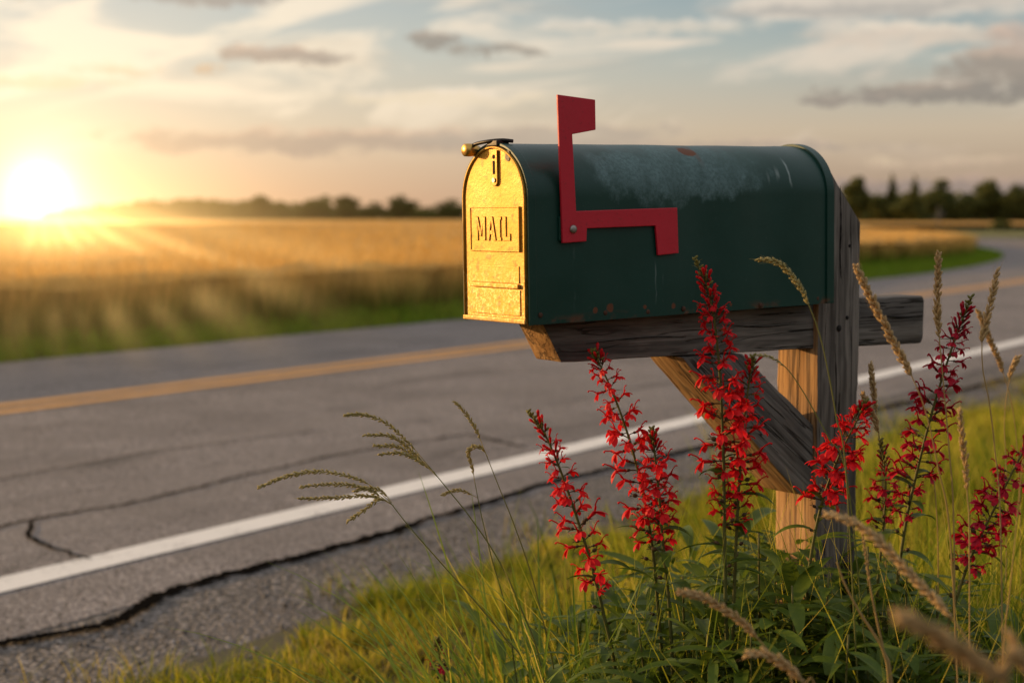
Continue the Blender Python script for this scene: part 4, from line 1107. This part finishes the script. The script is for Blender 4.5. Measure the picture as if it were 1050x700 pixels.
# leafy stems without flowers, filling the foot of the bed
def leafy(label, x, ytop, Y, seed, n=24):
    r = random.Random(seed); p = at(x, ytop, Y); b = Vector((p.x+r.uniform(-.05, .05), Y, 0)); root = empty('leafy_stem', b)
    tag(root, label, 'plant', 'leafy green stems at the foot of the post'); C = [q-b for q in bez([b, b.lerp(p, .5)+Vector((.01, 0, 0)), p], 24)]
    m = MB(); m.tube(C, [.0032-.0018*i/24 for i in range(25)], 6); m.build('stem', M_STEM, root)
    m = MB()
    for i in range(n):
        k = 8+16*i/n; q = C[int(min(24, k))]; sz = 1 if i < n*.7 else .65
        leaf(m, q, i*2.4+r.uniform(-.6, .6), r.uniform(.09, .16)*sz, r.uniform(.026, .042)*sz, r.uniform(.0, .6), r.uniform(.6, 1.5))
    m.build('foliage', M_FOL, root)
for i, (x, y, Y, lb) in enumerate([
        (700, 590, 2.45, 'leafy stem between second and tallest flower spike'), (778, 545, 2.42, 'leafy stem right beside the lower lit post face'),
        (812, 600, 2.25, 'leafy stem low before the post foot'), (850, 585, 2.3, 'dark leafy stem below the spike before the post'),
        (890, 560, 2.45, 'dark leafy stem just right of the post'), (930, 575, 2.4, 'leafy stem at the foot of the tall crimson spike'),
        (655, 640, 2.3, 'low leafy stem under the second spike'), (770, 640, 2.15, 'low broad-leaved stem in the bottom middle'),
        (960, 600, 2.5, 'leafy stem under the right-edge crimson spike'), (870, 650, 2.1, 'low leafy stem at the bottom below the post'),
        (725, 650, 2.2, 'low leafy stem below the tallest spike'), (925, 655, 2.2, 'low leafy stem behind the blurred seed heads'),
        (1000, 640, 2.4, 'leafy stem low near the right corner'), (835, 560, 2.62, 'leafy stem hard against the post base')]):
    leafy(lb, x, y, Y, 40+i)

m = MB(); r = random.Random(91)
for i in range(2600):
    px = r.gauss(815, 135); Y = r.uniform(2.15, 2.95); b = at(px, 640, Y); zt = r.uniform(.22, .60)*(1-.30*min(1, abs(px-800)/280))
    leaf(m, (b.x, Y, zt), r.uniform(0, 2*pi), r.choice((.05, .08, .12, .15))*r.uniform(.8, 1.2), r.uniform(.013, .032), r.uniform(-.4, 1.0), r.uniform(.4, 1.8))
    if i % 3 == 0: m.tube([(b.x+r.uniform(-.03, .03), Y, 0), (b.x, Y, zt)], .0018, 4)
o = m.build('undergrowth', M_FOL); tag(o, 'dense dark green leaves crowding the foot of the post', 'undergrowth', kind='stuff')

# ------------------------------------------------------------------ seeding grasses
M_STRAW = mat_petal('straw_stem', (.30, .20, .07), (.46, .32, .13), .25)
M_HEAD = mat_petal('seed_head', (.42, .27, .11), (.60, .42, .20), .35)
M_GSTEM = mat_petal('green_grass_stem', (.10, .13, .03), (.20, .19, .05), .25)
M_GHEAD = mat_petal('pale_green_seeds', (.34, .28, .09), (.52, .42, .17), .35)
def spike(m, C, r0, seed, n=None, fat=1.):
    """spikelets along a curve"""
    r = random.Random(seed); tot = sum((C[i+1]-C[i]).length for i in range(len(C)-1)); n = n or int(tot/.0021)
    for i in range(n):
        u = i/n*(len(C)-1); k = min(int(u), len(C)-2); q = C[k].lerp(C[k+1], u-k); t = (C[k+1]-C[k]).normalized()
        a = i*2.4+r.uniform(-.4, .4); s = t.cross(Vector((.3, .8, .5))).normalized(); b = t.cross(s)
        side = s*cos(a)+b*sin(a); tp = sin(pi*min(1, max(0, (i/n)*.90+.10)))**.5
        d = (t*1.3+side*.75).normalized()
        m.blob(q+side*r0*.62*tp*fat, r0*r.uniform(.34, .5), d, 5, 4, r.uniform(2.0, 3.2))
        if r.random() < .25: m.tube([q+side*r0*.8, q+side*r0*1.5+t*r0*3.0], [.00025, .0001], 3, False)
def grass(label, pts, Y, head, r0, seed, straw=True, dY=0., stem_r=.0010, group='seeding grass stalks around the mailbox post', toground=True):
    """pts from tip down; head = share of the drawn curve that bears seeds"""
    n = len(pts); P = [at(x, y, Y+dY*(i/(n-1))) for i, (x, y) in enumerate(pts)]
    if toground:
        last = P[-1]; d = (P[-1]-P[-2]); d = d/max(.001, -d.z) if d.z < -.001 else Vector((0, 0, -1))
        bx = last.x+max(-.12, min(.12, d.x*last.z*.5)); P.append(Vector(((last.x*1.2+bx*.8)/2, last.y, last.z*.5))); P.append(Vector((bx, last.y, -.01)))
    loc = Vector((P[-1].x, P[-1].y, 0)); C = [p-loc for p in bez(P, 90)]
    root = empty('grass_stalk', loc); tag(root, label, 'grass stalk', group)
    m = MB(); m.tube(C, [stem_r*.5+stem_r*.8*i/90 for i in range(91)], 5); m.build('stem', M_STRAW if straw else M_GSTEM, root)
    if head > 0:
        k = int(90*head*(n-1)/(len(P)-1)); HC = list(reversed(C[:k+1])); m = MB(); spike(m, HC, r0, seed); m.build('seed_head', M_HEAD if straw else M_GHEAD, root)
    return root, C
grass('pale arched seed stalk bowing left across the mailbox rear bottom', [(775, 266), (797, 269), (815, 287), (829, 312), (841, 345), (850, 385), (858, 430), (868, 490)], 2.15, .42, .0042, 1, straw=False)
grass('thick golden seed head slanting across the crossarm stub', [(877, 272), (888, 295), (903, 325), (920, 358), (936, 388), (950, 425), (962, 480), (975, 560)], 2.05, .55, .0058, 2)
grass('upright golden seed head left of the tall crimson spike tip', [(962, 258), (962, 285), (961, 315), (963, 345), (968, 400), (973, 460), (978, 540)], 2.2, .5, .0052, 3)
grass('golden seed head right of the crimson spike tip', [(1023, 275), (1017, 305), (1010, 335), (1007, 350), (1008, 380), (1014, 410), (1020, 460), (1026, 540)], 2.15, .42, .0052, 4)
grass('thin golden stalk with small head low beside the post', [(893, 372), (895, 395), (899, 425), (903, 470), (906, 540)], 2.75, .45, .0055, 5)
grass('short pale stalk with loose head near the post at road line height', [(884, 402), (892, 420), (900, 440), (905, 480), (908, 560)], 2.65, .5, .0060, 6)
grass('faint golden stalk leaning left at the right edge by the white line', [(1003, 318), (1014, 345), (1028, 380), (1040, 430), (1046, 520)], 3.0, .5, .006, 7)
grass('thin golden stalk leaving the frame at the right', [(1044, 365), (1036, 385), (1030, 430), (1032, 500)], 2.9, .35, .006, 8)
grass('stout upright straw-coloured head in the grass right of the post', [(984, 418), (986, 445), (990, 475), (992, 510), (994, 560)], 2.05, .7, .0045, 9)
grass('slim straw stem rising at the far right, bare of seeds', [(1049, 470), (1043, 530), (1036, 600), (1028, 680)], 1.9, .0, .004, 10)
grass('nodding yellow grass top right of the post foot', [(924, 446), (934, 440), (946, 446), (955, 470), (960, 520), (962, 580)], 2.6, .3, .0045, 11)
grass('hanging dark-tipped stalk in front of the post above the brace', [(775, 364), (790, 366), (806, 377), (820, 396), (834, 420), (850, 450), (870, 500)], 2.2, .3, .0026, 12, straw=False)
# out-of-focus foreground heads
grass('soft out-of-focus seed head arching over the foot of the post', [(846, 526), (872, 534), (898, 552), (925, 580), (950, 606), (972, 628), (1000, 668), (1030, 720)], 1.72, .72, .0058, 13, dY=-.1)
grass('very blurred large seed head in the bottom right corner', [(922, 632), (950, 645), (985, 668), (1020, 692), (1060, 730)], 1.00, .95, .0064, 14)
grass('blurred seed head at the extreme right edge below', [(1034, 645), (1043, 668), (1052, 690), (1060, 720)], 1.2, .8, .005, 15)
grass('blurred tan seed head sweeping down to the bottom middle', [(694, 606), (720, 612), (748, 628), (775, 652), (800, 684), (815, 715)], 1.75, .6, .0052, 16)
grass('second blurred tan head just below the sweeping one', [(764, 670), (785, 671), (806, 682), (824, 700), (840, 725)], 1.65, .7, .0056, 17)
grass('dry brown leaf stalk forking at the bottom right of the post', [(858, 576), (866, 598), (880, 625), (895, 648), (906, 668), (915, 710)], 1.95, .0, .004, 18, stem_r=.0022)
grass('dry straw stem standing upright beside the forked one', [(884, 545), (888, 570), (893, 605), (900, 640), (906, 668), (912, 710)], 1.95, .35, .0026, 19, stem_r=.0018)
# drooping panicles at the left
def panicle(label, stem, branches, Y, seed):
    P = [at(x, y, Y) for x, y in stem]; last = P[-1]; P += [Vector((last.x+.03, Y, last.z*.5)), Vector((last.x+.04, Y, -.01))]
    loc = Vector((P[-1].x, Y, 0)); root = empty('grass_stalk', loc); tag(root, label, 'grass stalk', 'nodding green grass stalks left of the flowers')
    m = MB(); C = [p-loc for p in bez(P, 60)]; m.tube(C, [.0006+.0011*i/60 for i in range(61)], 5); m.build('stem', M_GSTEM, root)
    m = MB()
    for j, br in enumerate(branches):
        Q = [p-loc for p in bez([at(x, y, Y+.03*((j % 3)-1)) for x, y in br], 24)]
        m.tube(Q, .0005, 4); k = 10; spike(m, Q[5:], .0034, seed+j)
    m.build('seed_head', M_GHEAD, root)
    m = MB()
    for i in range(3):
        q = C[38+6*i]; az = (2.6, .5, 3.4)[i]; m.strip(q, (cos(az)*.6, .1, .8), (-.5*cos(az), 0, 1), random.uniform(.16, .26), .006, random.uniform(.7, 1.5), .3, 10, lambda t: (1-t)**.6*min(1, t*6+.3))
    m.build('leaf', M_TALLP, root)
M_TALLP = mat_petal('grass_leaf', (.08, .145, .014), (.20, .27, .035), .45)
panicle('tallest drooping pale-green grass panicle, fanning up and left over the white line', [(440, 478), (458, 500), (482, 530), (510, 572), (535, 625), (556, 690)],
        [[(440, 478), (420, 455), (395, 433), (370, 425), (352, 426)], [(445, 484), (422, 462), (400, 447), (372, 446)], [(450, 490), (430, 472), (408, 458), (382, 457)], [(446, 484), (425, 470), (408, 464), (388, 466)]], 2.33, 100)
panicle('lowest nodding panicle, spreading furthest left above the asphalt crack', [(398, 512), (420, 540), (448, 572), (480, 608), (515, 650), (545, 700)],
        [[(398, 512), (370, 492), (330, 483), (295, 488), (264, 500)], [(402, 517), (378, 502), (345, 496), (307, 499)], [(404, 518), (380, 508), (345, 510), (305, 511)], [(400, 515), (388, 512), (372, 524), (355, 535)], [(402, 515), (392, 504), (378, 500), (362, 504)]], 2.28, 200)
panicle('single thin upright panicle left of the leftmost red spike', [(497, 462), (512, 500), (528, 540), (545, 590), (560, 650), (570, 700)],
        [[(497, 462), (488, 440), (476, 422), (465, 411)], [(500, 468), (494, 459), (486, 458), (478, 463)]], 2.45, 300)
panicle('short green panicle rising low in the middle of the left clump', [(487, 495), (494, 530), (505, 575), (520, 630), (530, 700)],
        [[(487, 495), (484, 478), (480, 465), (486, 455)], [(490, 510), (470, 502), (452, 508)]], 2.5, 400)
# green blades of the left clump
def clump(label, x, Y, n, seed, hmin, hmax, spread=.10, lean=0.):
    r = random.Random(seed); b = at(x, 690, Y); loc = Vector((b.x, Y, 0)); root = empty('grass_clump', loc); tag(root, label, 'grass clump', 'green grass clumps among the flowers'); 
    m = MB()
    for i in range(n):
        a = r.uniform(0, 2*pi); rr = r.uniform(0, spread); hh = r.uniform(hmin, hmax); az = r.uniform(0, 2*pi); el = r.uniform(1.15, 1.5)
        d = (cos(az)*cos(el)+lean*r.random(), sin(az)*cos(el), sin(el))
        m.strip((cos(a)*rr, sin(a)*rr, -.01), d, (-cos(az), -sin(az), .3) if False else (-d[0], -d[1], 1.), hh, r.uniform(.006, .012), r.uniform(.2, 1.6), .35, 12, lambda t: (1-t)**.55*min(1, t*5+.5))
    m.build('leaf', M_TALLP, root)
clump('long-bladed green grass clump left of the leftmost red spike', 548, 2.42, 110, 1, .50, .82, .12, -.24)
clump('green grass clump between the two leftmost red spikes', 600, 2.6, 60, 2, .42, .70, .11)
clump('loose grass clump behind the tallest spike', 700, 2.8, 45, 3, .45, .7, .12)
clump('tall grass clump right of the post', 960, 2.7, 40, 4, .5, .8, .16, .05)
clump('tall grass clump at the right edge', 1035, 2.5, 40, 5, .5, .82, .14)

# ------------------------------------------------------------------ self-glowing volumes added as sun glow and light shafts over the field
def haze():
    m, nt, out = material('glow_haze'); p = pos(nt); x, y, z = nt.sep(p)
    c = GLOW.copy(); c.z = 0; c.normalize(); c = c*150
    dx = nt.sub(x, c.x); dy = nt.sub(y, c.y); r2 = nt.div(nt.add(nt.mul(dx, dx), nt.mul(dy, dy)), 17.**2)
    f = nt.mul(nt.exp(nt.mul(r2, -1)), nt.exp(nt.div(nt.m('MAXIMUM', z, 0), -6.)))
    em = nt.node('ShaderNodeEmission'); em.inputs[0].default_value = (1, .58, .20, 1); nt.put(em.inputs[1], nt.add(nt.mul(f, .040), nt.mul(nt.m('POWER', f, 4.), .05)))
    nt.l.new(em.outputs[0], out.inputs['Volume'])
    b = MB(); b.box((c.x-40, c.y-40, .02), (c.x+40, c.y+40, 22)); o = b.build('haze', m); tag(o, kind='stuff'); o['label'] = 'self-glowing haze added as sun glow above the field'
haze()
def beams():
    g = GLOW/GLOW.y; d = GLOW.normalized()
    ctr = at(150, 350, 12.); q = d.to_track_quat('Y', 'Z'); MW = Matrix.Translation(ctr) @ q.to_matrix().to_4x4(); inv = MW.inverted()
    m, nt, out = material('glow_beam_haze'); x, y, z = nt.sep(obj_co(nt)); tot = None
    for px, py, r, st in [(58, 350, .085, .8), (92, 352, .07, .6), (134, 350, .11, 1.15), (194, 350, .095, .95), (262, 342, .14, 1.1), (345, 322, .14, .9), (14, 350, .12, .6), (480, 300, .20, .45)]:
        p = inv @ at(px, py, 12.)
        a = nt.div(nt.sub(x, p.x), r); b = nt.div(nt.sub(z, p.z), r)
        e = nt.mul(nt.exp(nt.mul(nt.add(nt.mul(a, a), nt.mul(b, b)), -1.)), st)
        tot = e if tot is None else nt.add(tot, e)
    for px, py, rx, rz, st in [(70, 300, 1.5, .75, .26), (60, 255, .7, .45, .14)]:
        p = inv @ at(px, py, 12.); a = nt.div(nt.sub(x, p.x), rx); b = nt.div(nt.sub(z, p.z), rz)
        tot = nt.add(tot, nt.mul(nt.exp(nt.mul(nt.add(nt.mul(a, a), nt.mul(b, b)), -1.)), st))
    f = nt.mul(tot, nt.mul(nt.ramp(y, -3.4, 7), nt.ramp(y, 60, 8, .2, 1)))
    em = nt.node('ShaderNodeEmission'); em.inputs[0].default_value = (1, .60, .20, 1); nt.put(em.inputs[1], nt.mul(f, .15))  # streaks emit on their own, added in place of scattered sunlight
    nt.l.new(em.outputs[0], out.inputs['Volume'])
    b = MB(); b.box((-3.4, -3.5, -.9), (3.4, 62, 2.0)); o = b.build('glow_beams', m); o.matrix_world = MW
    tag(o, kind='stuff'); o['label'] = 'self-glowing streaks added as slanting shafts of low sunlight over the field'
beams()
